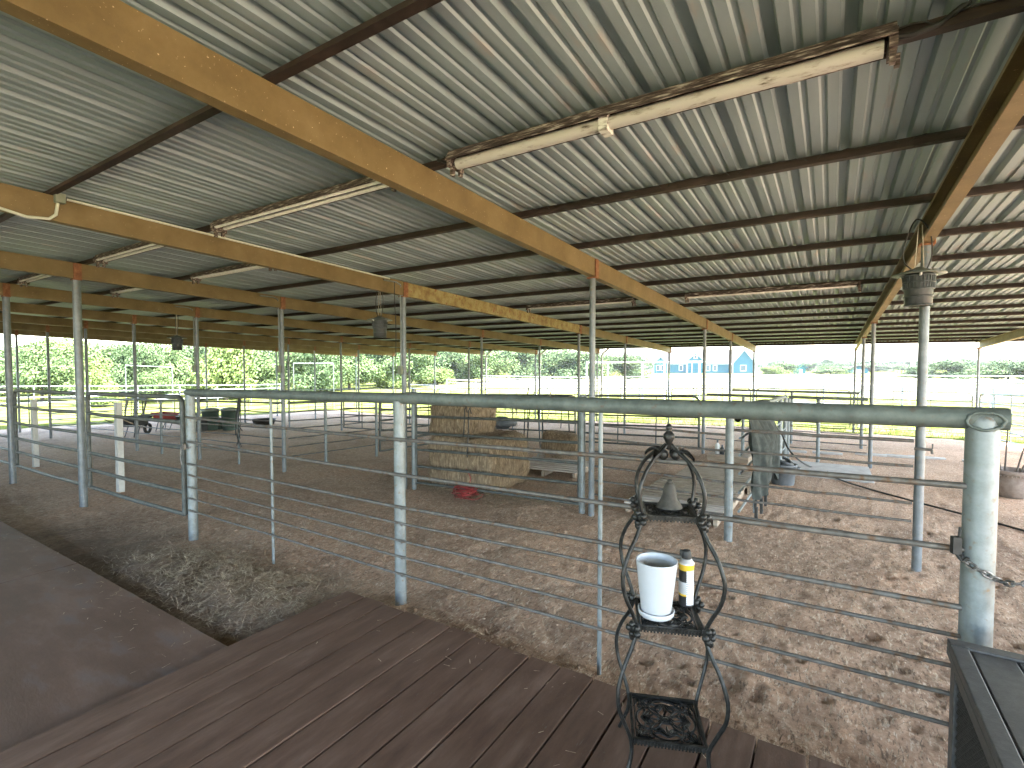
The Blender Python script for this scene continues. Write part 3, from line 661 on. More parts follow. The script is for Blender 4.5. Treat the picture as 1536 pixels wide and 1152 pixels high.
pallet((-1.55, 8.75, gz(-1.6, 8.7)), 1.2, 1.2, 8, 0, 'farthest slatted pallet beside the draped tarp', 'wood')
p = G(815, 712); pallet((p.x, p.y+.4, p.z), 1.25, 1.1, 7, .12, 'worn pallet under the small hay bale', 'wood_pale')
t = thing('concrete_slab', (-.03, 11.0, gz(0, 11)), 'pale concrete slab on the dirt right of the tub', 'slab'); mb = MB()
a, b2, c2, d2 = G(1196, 690), G(1316, 706), G(1200, 708), G(1312, 694)
mb.box((-.1, 11.1, gz(0, 11.1)+.015), (1.5, 1.5, .05)); mb.build('slab_top', M['concrete'], t, bevel=.01)
for i, (x_, y_, w) in enumerate(((1190, 678, .55), (1241, 681, .6), (1306, 683, .6), (1353, 686, .6), (1390, 688, .65), (1462, 694, .4))):
    p = G(x_, y_); mb = MB(); mb.box((p.x, p.y, p.z+.02), (w, .16, .05), rz=random.uniform(-.05, .05))
    tag(mb.build('paving_stone', M['concrete'], bevel=.008), ['pale stone bar lying just beyond the tub', 'pale stone bar behind the middle of the slab', 'pale stone bar in front of the far slab corner column', 'pale stone bar left of the lantern column foot', 'pale stone bar right of the lantern column foot', 'short pale stone bar left of the corner post'][i], 'stone', 'pale stone bars on the dirt')
# step block with bottles near the far post
p = G(1072, 692); mb = MB(); mb.box((p.x+.25, p.y+.3, p.z+.06), (.8, .5, .14), rz=-.05); tag(mb.build('step_block', M['wood'], bevel=.01), 'low weathered step block beside the far gate end', 'step')
for x_, y_, h, w, mt, lab in ((1076, 681, .3, .05, 'white', 'tall white spray bottle on the step block'), (1083, 682, .2, .045, 'darktub', 'short dark bottle on the step block beside the white one')):
    q = AY(x_, y_, p.y+.2); q.z = p.z+.13
    t = thing('bottle', q, lab, 'bottle', 'bottles on the step block')
    MB().lathe([(0, 0), (w, 0), (w, h*.6), (w*.4, h*.78), (w*.35, h*.8), (0, h*.8)], q, 14).build('bottle_body', M[mt], t)
    MB().lathe([(w*.38, h*.8), (w*.38, h), (0, h)], q, 10).build('cap', M['greytub'], t)
# hanging strap poles behind step etc.

# ------------------------------------------------------------------ tarp draped over the side fence
def tarp():
    X = -.8; mb = MB(); na, nb = 130, 60
    def P(u, v):
        Y = 5.74+u*2.35; top = gz(X, Y)+1.37
        if v < .18: z = top+.03-(.18-v)/.18*(.12+.06*math.sin(u*11)); dx = -.06
        elif v < .24: a = (v-.18)/.06*PI; dx = -.06*math.cos(a); z = top+.03+.025*math.sin(a)
        else: dx = .06; z = top+.03-(v-.24)/.76*(.86+.1*math.sin(u*9+1)+.34*noise.noise((u*13, 2, 1)))
        if v > .24:
            w = min(1, (v-.24)*3)
            r1 = 1-abs(noise.noise((u*8+v*1.5, v*1.1, 5)))*2.2; r2 = 1-abs(noise.noise((u*17-v*2, v*2.6, 15)))*2
            ph = u*78+5*noise.noise((u*3, v*1.3, 4))+2*v*math.sin(u*9); saw = (abs((ph/(2*PI)) % 1-.5)*2)**.9; bul = .10*sm(0, .12, u)*sm(1, .7, u); dx += w*(.055*saw*(.5+.9*abs(noise.noise((u*6, v*1.2, 2))))+.035*r1+.02*r2+bul); z += .03*w*noise.noise((u*4, v*4, 3))
        else: dx += -.02*abs(noise.noise((u*9, v*3, 2)))
        return Vector((X+dx, Y+.05*noise.noise((u*5, v*3, 8)), z))
    for off in (0., .004):
        vs = [P(i/na, j/nb)+Vector((off, 0, off)) for j in range(nb+1) for i in range(na+1)]
        fs = [(j*(na+1)+i, j*(na+1)+i+1, (j+1)*(na+1)+i+1, (j+1)*(na+1)+i) for j in range(nb) for i in range(na)]
        mb.add(vs, fs if off else [f[::-1] for f in fs], True)
    return mb
t = tarp().build('draped_tarp', M['tarp']); tag(t, 'crumpled grey green tarp draped over the side fence', 'tarp')
for i, (yy, zz) in enumerate(((6.1, .5), (6.6, .42), (7.05, .5))):
    mb = MB(); z0 = gz(-.8, yy); mb.tube([(-.69, yy, z0+.75), (-.66, yy+.02, z0+zz+.12), (-.68, yy-.02, z0+zz-.2), (-.66, yy, z0+.14)], .014, 6)
    mb.box((-.67, yy-.01, z0+.2), (.03, .05, .18)); tag(mb.build('strap', M['black']), ['black strap hanging below the near edge of the tarp', 'black strap hanging below the middle of the tarp', 'black strap hanging below the far edge of the tarp'][i], 'strap', 'straps under the tarp')

# ------------------------------------------------------------------ tub, hose, planter, rope
def tub(c, r, h, mat, name, label, cat, group=None, handles=True):
    t = thing(name, c, label, cat, group); c = Vector(c)
    MB().lathe([(0, .004), (r*.82, .004), (r*.84, .02), (r*.98, h*.9), (r*1.04, h*.9), (r*1.06, h), (r*.96, h), (r*.8, .03), (0, .03)], c, 28).build('tub_body', M[mat], t)
    if handles:
        for s in (-1, 1):
            mb = MB(); mb.tube([c+Vector((s*r*1.02, -.05, h*.85)), c+Vector((s*r*1.18, -.04, h*.85)), c+Vector((s*r*1.18, .04, h*.85)), c+Vector((s*r*1.02, .05, h*.85))], .012, 8); mb.build('handle', M[mat], t)
    return t
p = G(1174, 726); tub(p, .2, .34, 'greytub', 'rubber_tub', 'grey rubber tub standing by the end of the draped tarp', 'tub')
mb = MB(); pts = []
for k in range(3):
    for i in range(14):
        a = 2*PI*i/14+k; pts.append(p+Vector((.15*math.cos(a), .14*math.sin(a)*.8, .3+.03*k+.06*math.sin(a*1.5+k))))
mb.tube(pts, .022, 7); tag(mb.build('feed_strap', M['darktub']), 'dark webbing coiled in the grey rubber tub', 'strap')
# black hose from the side fence over the dirt to the right
hp = [AX(1152, 648, -.76), AX(1165, 643, -.70), AY(1172, 650, 9.9), AY(1182, 672, 9.7), AY(1196, 688, 9.6), G(1216, 700, .05), G(1236, 702, .03), G(1248, 714, .02), G(1285, 728, .02), G(1375, 753, .02), G(1466, 777, .02), G(1536, 796, .02), G(1640, 826, .02)]
def spline(P, n=8):
    out = []
    for i in range(len(P)-1):
        a, b, c, d = P[max(i-1, 0)], P[i], P[i+1], P[min(i+2, len(P)-1)]
        for k in range(n):
            t = k/n; out.append(.5*((2*b)+(c-a)*t+(2*a-5*b+4*c-d)*t*t+(3*b-a-3*c+d)*t**3))
    return out+[P[-1]]
mb = MB(); mb.tube(spline(hp), .014, 8); tag(mb.build('garden_hose', M['black']), 'black hose looping off the side fence and snaking across the dirt to the right', 'hose')
p = G(1515, 746); t = thing('planter_pot', p, 'brown planter pot with a beaded rim at the right edge, holding dry sticks', 'planter')
MB().lathe([(0, .01), (.14, .01), (.16, .02), (.215, .14), (.235, .27), (.23, .36), (.25, .375), (.255, .42), (.235, .425), (.21, .37), (.2, .3), (0, .3)], p, 32).build('pot_body', M['planter'], t)
mb = MB()
for k in range(36): mb.ball(p+Vector((.24*math.cos(k*PI/18), .24*math.sin(k*PI/18), .345)), .013, 4)
mb.build('beaded_rim', M['planter'], t)
for i, (dx, dy, h, lx, ly) in enumerate(((-.1, -.06, .55, -.1, .02), (-.06, .05, .75, .02, 0), (.02, -.08, .6, .12, .03), (.08, .05, .8, .3, .05), (-.12, .04, .95, -.04, 0), (.1, -.04, .5, .28, -.06))):
    mb = MB(); mb.tube([p+Vector((dx, dy, .28)), p+Vector((dx+lx*.5, dy+ly*.5, .28+h*.5)), p+Vector((dx+lx, dy+ly, .28+h))], [.013, .011, .009], 6)
    tag(mb.build('dry_stick', M['stick']), ['short stub of stick leaning left in the planter', 'upright stick in the middle of the planter', 'short stick leaning right at the front of the planter', 'long stick leaning far right in the planter', 'tallest thin stick at the left of the planter', 'low stick leaning hard right in the planter'][i], 'stick', 'sticks in the planter')
p = G(700, 747); mb = MB(); pts = []
for k in range(11):
    c0 = p+Vector((random.gauss(0, .035), random.gauss(0, .03), .015+.012*k)); ra, rb_ = random.uniform(.09, .19), random.uniform(.07, .15); t1, t2 = random.gauss(0, .22), random.gauss(0, .22); ph = random.random()*6
    for i in range(18):
        a = ph+2*PI*i/18; q = Vector((ra*math.cos(a), rb_*math.sin(a), 0)); q.z = abs(t1*q.x+t2*q.y); pts.append(c0+q)
pts += [pts[-1]+Vector((.02, .03, .08)), pts[-1]+Vector((-.05, .06, .16)), pts[-1]+Vector((-.12, .1, .2)), pts[-1]+Vector((-.16, .12, .06))]
mb.tube(spline(pts, 2), .0065, 6); tag(mb.build('coiled_rope', M['redrope']), 'red rope coiled on the dirt in front of the hay gate', 'rope')
# straps hanging from the hay gate
for i, (x_, y0, y1, lab) in enumerate(((703, 616, 680, 'dark strap with a snap hook hanging over the hay gate'), (697, 614, 655, 'thin dark lead hanging beside the snap hook strap on the hay gate'))):
    a, b = AY(x_, y0, 5.69), AY(x_-2, y1, 5.68); mb = MB(); mb.tube([a+Vector((0, .06, -.05)), a+Vector((0, .03, .04)), a, (a+b)/2+Vector((.012, -.01, 0)), b], .009, 6)
    if i == 0: mb.tube([b, b+Vector((.012, 0, -.03)), b+Vector((0, 0, -.06)), b+Vector((-.012, 0, -.03))], .005, 6, closed=True)
    tag(mb.build('lead_strap', M['black']), lab, 'strap', 'straps on the hay gate')
# halters and lead ropes on the far rail behind the hay
hl = ['tan halter at the left end of the far halter rail', 'pale rope halter second from the left on the far rail', 'dark halter with a raised noseband on the far rail', 'dark narrow halter in the middle of the far rail', 'pale rope halter right of the middle on the far rail', 'dark halter second from the right on the far rail', 'tan halter at the right end of the far rail, by the column']
t = thing('halter_rail', AY(815, 640, 11.2), 'dark metal saddle rack whose crossbar carries the row of halters', 'rack')
mb = MB(); A_, B_ = AY(752, 596, 11.2), AY(868, 600, 11.2); mb.tube([A_, B_], .025, 8); mb.build('crossbar', M['rod'], t)
for x_ in (788, 796, 806, 812, 852):
    a = AY(x_, 598, 11.2); b = Vector((a.x+random.uniform(-.22, .1), 11.2+random.uniform(-.25, .25), gz(a.x, 11.2)))
    mb = MB(); mb.tube([a, b], .017, 6); mb.build('leg', M['black'], t)
for i in range(7):
    x_ = 757+i*17; c = AY(x_, 597, 11.15); mt = M[['rope', 'rope', 'black', 'black', 'rope', 'black', 'rope'][i]]
    mb = MB(); l = random.uniform(.26, .45); w = random.uniform(.07, .12)
    for k in range(3):
        ww = w*random.uniform(.6, 1.2); ll = l*random.uniform(.5, 1.1); ox = random.uniform(-.06, .06)
        mb.tube([c+Vector((ox+ww*math.sin(a), -.03-.02*k+.02*math.cos(2*a), -ll/2+ll/2*math.cos(a)+.05)) for a in [2*PI*j/14 for j in range(14)]], .009, 5, closed=True)
    e = c+Vector((random.uniform(-.1, .1), -.04, -random.uniform(.5, .85)))
    mb.tube([c+Vector((.02, -.03, .05)), (c+e)/2+Vector((.03, -.03, 0)), e], .011, 5)
    if i in (2, 4): mb.tube([c+Vector((0, -.02, 0)), c+Vector((.03, -.02, .16)), c+Vector((.06, -.02, .3 if i == 2 else .2))], .016, 6)
    tag(mb.build('halter', mt), hl[i], 'halter', 'halters on the far rail')
# saddle blanket heap left of the halters
mb = MB(); p = AY(756, 634, 10.6); mb.ball(p, .3, 10, (1.1, .8, .5)); mb.v = [tuple(Vector(v)+noise.noise_vector(Vector(v)*6)*.07) for v in mb.v]
mb.tube([p+Vector((-.25, 0, -.1)), Vector((p.x-.28, p.y, gz(p.x, p.y)))], .02, 6); mb.tube([p+Vector((.25, 0, -.1)), Vector((p.x+.28, p.y, gz(p.x, p.y)))], .02, 6)
tag(mb.build('saddle_blanket', M['greytub']), 'dark rumpled blanket on a low stand behind the big bale', 'blanket')
p = G(822, 672); p = AY(812, 674, 9.2); mb = MB(); mb.lathe([(0, 0), (.12, 0), (.05, .1), (.012, .26), (0, .27)], Vector((p.x, p.y, gz(p.x, p.y)+.1)), 4, False)
tag(mb.build('salt_block', M['concrete']), 'small pale pyramid shaped block before the small hay bale', 'block')

# ------------------------------------------------------------------ insect trap lanterns
def lantern(c, label, hang):
    t = thing('insect_trap', c, label, 'insect trap', 'hanging insect trap lanterns'); c = Vector(c)
    MB().lathe([(0, .325), (.02, .32), (.06, .30), (.11, .285), (.185, .262), (.187, .255), (.1, .262), (0, .265)], c, 28).build('lid', M['lanternlid'], t)
    mb = MB(); mb.lathe([(.0, .0), (.08, 0), (.095, .012), (.099, .13), (.1, .135), (.108, .24), (.1, .26), (0, .262)], c, 28)
    mb.build('inner_tube', M['darktub'], t)
    mb = MB()
    for k in range(28):
        a = 2*PI*k/28; mb.tube([c+Vector((.103*math.cos(a), .103*math.sin(a), .135)), c+Vector((.112*math.cos(a), .112*math.sin(a), .245))], .0035, 4)
    for z, r in ((.135, .105), (.19, .109), (.245, .114), (.0, .094), (.07, .1)):
        mb.tube([c+Vector((r*math.cos(2*PI*k/28), r*math.sin(2*PI*k/28), z)) for k in range(28)], .006, 5, closed=True)
    mb.build('cage', M['lantern'], t)
    for k in range(3):
        a = .5+2*PI*k/3; mb = MB(); mb.tube([c+Vector((.1*math.cos(a), .1*math.sin(a), .24)), c+Vector((.13*math.cos(a), .13*math.sin(a), .25)), c+Vector((.145*math.cos(a), .145*math.sin(a), .265))], .01, 6); mb.build('clip', M['white'], t)
    for s in (-1, 1):
        mb = MB(); mb.tube([c+Vector((s*.03, 0, .31)), Vector((c.x+s*.012, c.y, hang))], .004, 5); mb.build('cord', M['rope'], t)
    mb = MB(); mb.tube(spline([c+Vector((-.04, .02, .3)), c+Vector((-.1, .03, .38)), Vector((c.x-.1, c.y+.02, hang-.15)), Vector((c.x-.03, c.y, hang+.05)), Vector((c.x+.06, c.y, hang-.05)), Vector((c.x+.08, c.y-.01, hang-.25)), c+Vector((.05, -.02, .3))], 6), .0055, 6); mb.build('power_cord', M['black'], t)
    return t
a = AY(1377, 458, 5.45); lantern(a, 'dark wide lidded insect trap lantern before the column right of the plant stand', zb(5.4)+.1)
a = AY(570, 506, 5.35); lantern(a, 'dark insect trap lantern hanging left of the hay column', zb(5.4)+.05)
a = AY(266, 525, 5.35); lantern(a, 'small looking insect trap lantern hanging farthest left', zb(5.4)+.05)
a = AY(592, 450, 5.4); mb = MB(); mb.tube(spline([Vector((a.x, a.y, zb(5.4)+.15)), a, AY(594, 500, 5.4), AY(593, 566, 5.4)], 5), .006, 6); tag(mb.build('hanging_cord', M['black']), 'black cord dangling from the rafter beside the hay column', 'cord')
mb = MB()
p = AY(362, 600, 5.65)
for k in range(7):
    o = Vector((random.uniform(-.08, .08), -.06, 0)); l = random.uniform(.6, 1.0)
    mb.tube(spline([p+o+Vector((-.05, 0, .1)), p+o+Vector((0, -.03, .2)), p+o+Vector((.05, 0, .05)), p+o+Vector((random.uniform(-.1, .1), -.02, -l*.6)), p+o+Vector((random.uniform(-.15, .15), 0, -l))], 5), .008, 5)
tag(mb.build('cord_bundle', M['black']), 'tangle of black cords hung on the rod fence post near the green bins', 'cord')

# ------------------------------------------------------------------ wheelbarrows and bins, far left
def wheelbarrow(c, rz, mt, label, up=False):
    t = thing('wheelbarrow', c, label, 'wheelbarrow', 'wheelbarrows'); c = Vector(c)
    Mx = Matrix.Translation(c)@Matrix.Rotation(rz, 4, 'Z')
    a = [(-.28, -.2), (.42, -.14), (.42, .14), (-.28, .2)]; b = [(-.42, -.33), (.62, -.28), (.62, .28), (-.42, .33)]
    vs = [(x, y, .36) for x, y in a]+[(x, y, .64+(.04 if x < 0 else 0)) for x, y in b]; vs += [(x*.95, y*.93, .375) for x, y in a]+[(x*.97, y*.95, .65+(.04 if x < 0 else 0)) for x, y in b]
    fs = [(3,2,1,0),(0,1,5,4),(1,2,6,5),(2,3,7,6),(3,0,4,7),(8,9,10,11),(12,13,9,8),(13,14,10,9),(14,15,11,10),(15,12,8,11),(4,5,13,12),(5,6,14,13),(6,7,15,14),(7,4,12,15)]
    MB().add(vs, fs).build('tray', M[mt], t, M=Mx)
    for s in (-1, 1):
        MB().tube([(.75, s*.06, .2), (.1, s*.17, .34), (-.5, s*.24, .52), (-.85, s*.27, .66)], .02, 8).build('handle', M['wood'], t, M=Mx)
        MB().tube([(-.2, s*.2, .38), (-.3, s*.22, .01), (-.1, s*.2, .01), (.05, s*.18, .34)], .015, 8).build('leg', M['black'], t, M=Mx)
    mb = MB(); mb.tube([(.72+.15*math.cos(q), 0, .2+.15*math.sin(q)) for q in [2*PI*k/20 for k in range(20)]], .05, 10, closed=True); w = mb.build('wheel', M['black'], t, M=Mx)
    return t
p = G(252, 646); wheelbarrow(p, .5, 'redpaint', 'red wheelbarrow parked in the left pens')
p = G(200, 655); wheelbarrow(p, 2.2, 'darktub', 'dark wheelbarrow to the left of the red one')
p = G(283, 650); wheelbarrow(p, -.6, 'darktub', 'dark wheelbarrow between the red one and the bins')
for i, (x_, y_, r, h, lab) in enumerate(((316, 645, .3, .85, 'dark green trash bin with olive lid, nearer the dark wheelbarrow'), (345, 645, .3, .87, 'dark green trash bin with olive lid, next to the cord post'))):
    p = G(x_, y_); t = thing('trash_bin', p, lab, 'bin', 'green trash bins')
    MB().lathe([(0, .01), (r*.78, .01), (r*.8, .03), (r*.97, h*.86), (r*1.03, h*.86), (r*1.03, h*.9), (0, h*.9)], p, 24).build('bin_body', M['greenbin'], t)
    MB().lathe([(r*1.07, h*.86), (r*1.08, h*.9), (r*.9, h*.95), (r*.4, h*.99), (0, h)], p, 24).build('lid', M['binlid'], t)
    for s in (-1, 1):
        mb = MB(); mb.tube([p+Vector((s*r*.98, -.07, h*.72)), p+Vector((s*r*1.15, -.05, h*.74)), p+Vector((s*r*1.15, .05, h*.74)), p+Vector((s*r*.98, .07, h*.72))], .015, 6); mb.build('handle', M['greenbin'], t)
p = G(332, 644); tub(p, .14, .42, 'greenbin', 'pail', 'small green pail between the two trash bins', 'bucket', handles=False)
p = G(300, 646); t = thing('storage_tote', p, 'low dark storage tote against the left trash bin', 'tote')
mb = MB(); mb.box(p+Vector((0, 0, .2)), (.55, .4, .38), rz=.3); mb.build('tote_body', M['darktub'], t, bevel=.02); mb = MB(); mb.box(p+Vector((0, 0, .42)), (.6, .45, .05), rz=.3); mb.build('lid', M['greytub'], t, bevel=.015)
mb = MB(); p = G(396, 636); mb.lathe([(0, .01), (.4, .01), (.46, .2), (.5, .22), (.47, .22), (.4, .04), (0, .04)], p, 24); tag(mb.build('feed_pan', M['black']), 'wide black rubber feed pan on the dirt right of the cord post', 'feed pan')
for i in range(3):
    p = G(186+14*i, 640); mb = MB()
    for k in range(3):
        d = random.uniform(-.3, .3); mb.tube([p+Vector((0, 0, 0)), p+Vector((d*.4, .05, .7)), p+Vector((d, .1, 1.15))], .022, 6)
    mb.tube([p+Vector((-.2, .08, 1.1)), p+Vector((.2, .08, 1.15))], .018, 6)
    tag(mb.build('muck_fork', M['stick']), ['muck fork leaning by the dark wheelbarrow, leftmost of three', 'muck fork leaning in the middle of three by the dark wheelbarrow', 'muck fork leaning rightmost of three, near the red wheelbarrow'][i], 'fork', 'forks by the wheelbarrows')

# ------------------------------------------------------------------ plant stand
PS = Vector((-.56, 2.09, .118)); PM = Matrix.Translation(PS)@Matrix.Rotation(math.radians(21.5), 4, 'Z')
t = thing('plant_stand', PS, 'black wrought iron three shelf plant stand with curved legs and finial on the deck', 'plant stand')
HW = {.185: .145, .635: .124, 1.075: .104}
prof = [(0, .185), (.05, .168), (.12, .148), (.185, .147), (.26, .17), (.34, .196), (.42, .2), (.5, .178), (.57, .146), (.635, .128), (.70, .146), (.78, .176), (.86, .186), (.94, .165), (1.01, .13), (1.075, .110), (1.12, .118), (1.17, .122), (1.22, .112), (1.27, .088), (1.31, .055), (1.33, .03), (1.35, .012)]
P0 = [Vector((w, w, z)) for z, w in prof]
for sx, sy in ((-1, -1), (1, -1), (1, 1), (-1, 1)):
    # lie nearly in the diagonal plane, like the bent rods in the photo
    pts = spline([Vector((sx*p.x, sy*p.y, p.z)) for p in P0], 3)
    MB().tube(pts, .0082, 8).build('leg', M['iron'], t, M=PM)
    for z, w in HW.items():
        mb = MB(); c = Vector((sx*(w+.01), sy*(w+.01), z+.004)); mb.ball(c, .02, 6)
        for k in range(5):
            a = 2*PI*k/5; mb.ball(c+Vector((sx*.008+.017*math.cos(a)*sy, sy*.008-.017*math.cos(a)*sx, .02*math.sin(a)-.004)), .014, 5, (1, 1, 1))
        for dzz in (-.035,): mb.ball(c+Vector((sx*.012, sy*.004, dzz)), .014, 5, (1, .5, 1.1))
        if z > .2: mb.build('rosette', M['iron'], t, M=PM)
def leaf(mb, a, dr, l, w, droop):
    d = Vector((math.cos(dr), math.sin(dr), 0)); s_ = Vector((-d.y, d.x, 0)); N_ = 6; vs = []
    for i in range(N_+1):
        f = i/N_; ww = w*math.sin(PI*min(.97, f*.9+.1)); c = a+d*l*f+Vector((0, 0, -droop*f*f+.02*math.sin(f*PI)))
        vs += [c-s_*ww+Vector((0, 0, .006)), c-Vector((0, 0, .004)), c+s_*ww+Vector((0, 0, .006)), c+Vector((0, 0, -.009))]
    fs = []
    for i in range(N_):
        o = i*4
        for k in range(4): fs.append((o+k, o+(k+1) % 4, o+4+(k+1) % 4, o+4+k))
    mb.add(vs, fs, True)
mb = MB()
for k in range(4): leaf(mb, Vector((.02*math.cos(PI/4+k*PI/2), .02*math.sin(PI/4+k*PI/2), 1.315)), PI/4+.15+k*PI/2, .095, .02, .012)
for k in range(4): mb.ball(Vector((.034*math.cos(.8+k*PI/2), .034*math.sin(.8+k*PI/2), 1.315)), .02, 6, (1, 1, 1.2))
mb.build('leaf_crown', M['iron'], t, M=PM)
MB().lathe([(0, 1.33), (.012, 1.335), (.009, 1.352), (.013, 1.36), (.024, 1.383), (.022, 1.395), (.013, 1.407), (.009, 1.412), (.0135, 1.42), (.0135, 1.428), (.007, 1.437), (0, 1.44)], (0, 0, 0), 14).build('finial', M['iron'], t, M=PM)
def scroll(mb, c, r, turns, ph, z, rad=.0042, flip=1):
    pts = []
    n = int(18*turns)
    for i in range(n+1):
        f = i/n; a = ph+flip*2*PI*turns*f; rr = r*(1-.75*f); pts.append(Vector((c[0]+rr*math.cos(a), c[1]+rr*math.sin(a), z)))
    mb.tube(pts, rad, 5)
def fan(mb, c, dr, r, z, n=7):
    for k in range(n):
        a = dr+(k-(n-1)/2)*.36; mb.tube([Vector((c[0], c[1], z)), Vector((c[0]+r*.6*math.cos(a), c[1]+r*.6*math.sin(a), z+.003)), Vector((c[0]+r*math.cos(a+.12*(k-(n-1)/2)), c[1]+r*math.sin(a+.12*(k-(n-1)/2)), z))], [.003, .0052, .0025], 5)
for z, w in HW.items():
    mb = MB()
    for s in (-1, 1):
        mb.box((0, s*(w-.006), z), (2*w, .012, .018)); mb.box((s*(w-.006), 0, z), (.012, 2*w-.025, .018))
        mb.box((0, s*(w-.02), z-.002), (2*w-.03, .006, .01)); mb.box((s*(w-.02), 0, z-.002), (.006, 2*w-.06, .01))
    for k in range(int(2*w/.013)):      # beaded lower rim
        for s in (-1, 1): mb.box((-w+.012+k*.013, s*(w+.001), z-.004), (.007, .006, .018))
    sh = mb.build('shelf', M['iron'], t, M=PM)
    mb = MB(); q = w-.02
    for k in range(4):
        a = k*PI/2; R2 = Matrix.Rotation(a, 2)
        def r2(x, y): v = R2@Vector((x, y)); return (v.x, v.y)
        c = r2(0, -q*.58)
        pts = [Vector((*r2(q*.52*math.cos(b), -q*.55+q*.4*math.sin(b)), z)) for b in [2*PI*i/26 for i in range(26)]]
        mb.tube(pts, .0048, 6, closed=True)
        fan(mb, r2(0, -q*.80), a+PI/2, q*.5, z, 7); scroll(mb, r2(q*.25, -q*.55), q*.16, 1.2, a, z); scroll(mb, r2(-q*.25, -q*.55), q*.16, 1.2, a+PI, z, flip=-1)
        fan(mb, r2(q*.95, -q*.95), a+PI*.75, q*.42, z, 5)
        scroll(mb, r2(q*.78, -q*.55), q*.17, 1.4, a+2, z); scroll(mb, r2(q*.55, -q*.8), q*.17, 1.4, a+4, z, flip=-1)
    mb.ball((0, 0, z), q*.13, 6, (1, 1, .5)); fan(mb, (0, 0), 0, q*.3, z, 5); fan(mb, (0, 0), PI, q*.3, z, 5)
    mb.build('scrollwork', M['iron'], sh if False else t, M=PM)
# things on the stand
def onz(px_, py_, z): return AZ(px_, py_, z)
c = onz(1000, 765, 1.206); c = Vector((PS.x-.0, PS.y+.02, 1.206))
t = thing('cast_bell', c, 'weathered grey bell standing on the top shelf of the plant stand', 'bell')
MB().lathe([(.052, 0), (.053, .003), (.046, .014), (.036, .032), (.029, .054), (.025, .076), (.021, .093), (.013, .103), (.0, .106)], c, 28).build('bell_body', M['bell'], t)
MB().lathe([(.01, .103), (.01, .112), (.005, .115), (0, .115)], c, 12).build('knob', M['bell'], t)
c = onz(984, 921, .764)
t = thing('plant_pot', c, 'white empty plant pot with saucer on the middle shelf of the stand', 'pot')
MB().lathe([(0, .0), (.066, 0), (.071, .006), (.074, .024), (.071, .026), (.066, .012), (0, .01)], c, 36).build('saucer', M['pot'], t)
MB().lathe([(0, .012), (.058, .012), (.061, .018), (.066, .07), (.083, .222), (.084, .228), (.081, .23), (.0785, .226), (.076, .2)], c, 40).build('pot_body', M['pot'], t)
MB().lathe([(.0764, .205), (.062, .06), (.058, .04), (0, .038)], c, 36).build('pot_inside', M['potin'], t)
c = onz(1029, 906, .764)
t = thing('spray_can', c, 'black and yellow spray can with white label panel, beside the white pot', 'spray can')
R_ = .0315
MB().lathe([(0, 0), (R_-.002, 0), (R_, .003), (R_, .045)], c, 32).build('can_base', M['canblack'], t)
MB().lathe([(R_+.0002, .045), (R_+.0002, .053)], c, 32).build('yellow_band', M['yellow'], t)
MB().lathe([(R_, .053), (R_, .105)], c, 32).build('can_body', M['cansilver'], t)
MB().lathe([(R_, .105), (R_, .155)], c, 32).build('can_body', M['canblack'], t)
MB().lathe([(R_+.0002, .155), (R_+.0002, .180)], c, 32).build('yellow_band', M['yellow'], t)
MB().lathe([(R_+.001, .18), (R_+.001, .184), (R_-.002, .187), (.022, .199), (.019, .202), (0, .202)], c, 32).build('can_shoulder', M['cansilver'], t)
mb = MB(); a0 = -PI/2+.25; vs = []
for i in range(9):
    a = a0+i*1.15/8; vs += [c+Vector(((R_+.0008)*math.cos(a), (R_+.0008)*math.sin(a), .008)), c+Vector(((R_+.0008)*math.cos(a), (R_+.0008)*math.sin(a), .158))]
mb.add(vs, [(2*i, 2*i+2, 2*i+3, 2*i+1) for i in range(8)], True); mb.build('label_panel', M['canlabel'], t)
mb = MB(); mb.lathe([(.02, .202), (.0205, .215), (.017, .232), (.015, .236), (0, .236)], c, 20); mb.box(c+Vector((-.018, -.006, .224)), (.016, .014, .022), rz=.5); mb.build('spray_cap', M['black'], t)

# ------------------------------------------------------------------ storage box
bx0, by1, ztop = .385, 2.43, .78
t = thing('deck_box', (.385+.33, 1.9, .118), 'charcoal resin storage box with planked lid at the lower right corner of the deck', 'storage box')
W_, D_ = .72, 1.25
mb = MB(); mb.box((bx0+W_/2, by1-D_/2, ztop-.045), (W_, D_, .03))
mb.box((bx0+W_/2, by1-.028, ztop-.015), (W_-.002, .055, .032)); mb.box((bx0+W_/2, by1-D_+.028, ztop-.015), (W_-.002, .055, .032)); mb.box((bx0+.0265, by1-D_/2, ztop-.015), (.052, D_-.114, .032)); mb.box((bx0+W_-.0265, by1-D_/2, ztop-.015), (.052, D_-.114, .032))
pw = (W_-.112)/5
for i in range(5): mb.box((bx0+.056+pw*(i+.5), by1-D_/2, ztop-.02), (pw-.004, D_-.118, .03))
mb.build('lid', M['box'], t, bevel=.004)
mb = MB(); mb.box((bx0+W_/2, by1-D_/2, (ztop-.07+.118)/2), (W_-.06, D_-.06, ztop-.07-.118)); mb.build('body', M['box'], t, bevel=.006)
mb = MB(); rows, colsn = 34, 60; xw = bx0+.024
for i in range(rows):
    z = .16+(ztop-.26)*i/rows
    mb.tube([(xw+.004*(1 if (k+i) % 2 else -1), by1-.1-(D_-.2)*k/colsn, z) for k in range(colsn+1)], .0062, 5)
mb.build('wicker_panel', M['wicker'], t)
mb = MB()
for yy in (by1-.06, by1-D_+.06): mb.box((bx0+.024, yy, .44), (.03, .07, .60))
mb.box((bx0+.024, by1-D_/2, ztop-.085), (.028, D_-.2, .04)); mb.build('corner_trim', M['box'], t, bevel=.004)

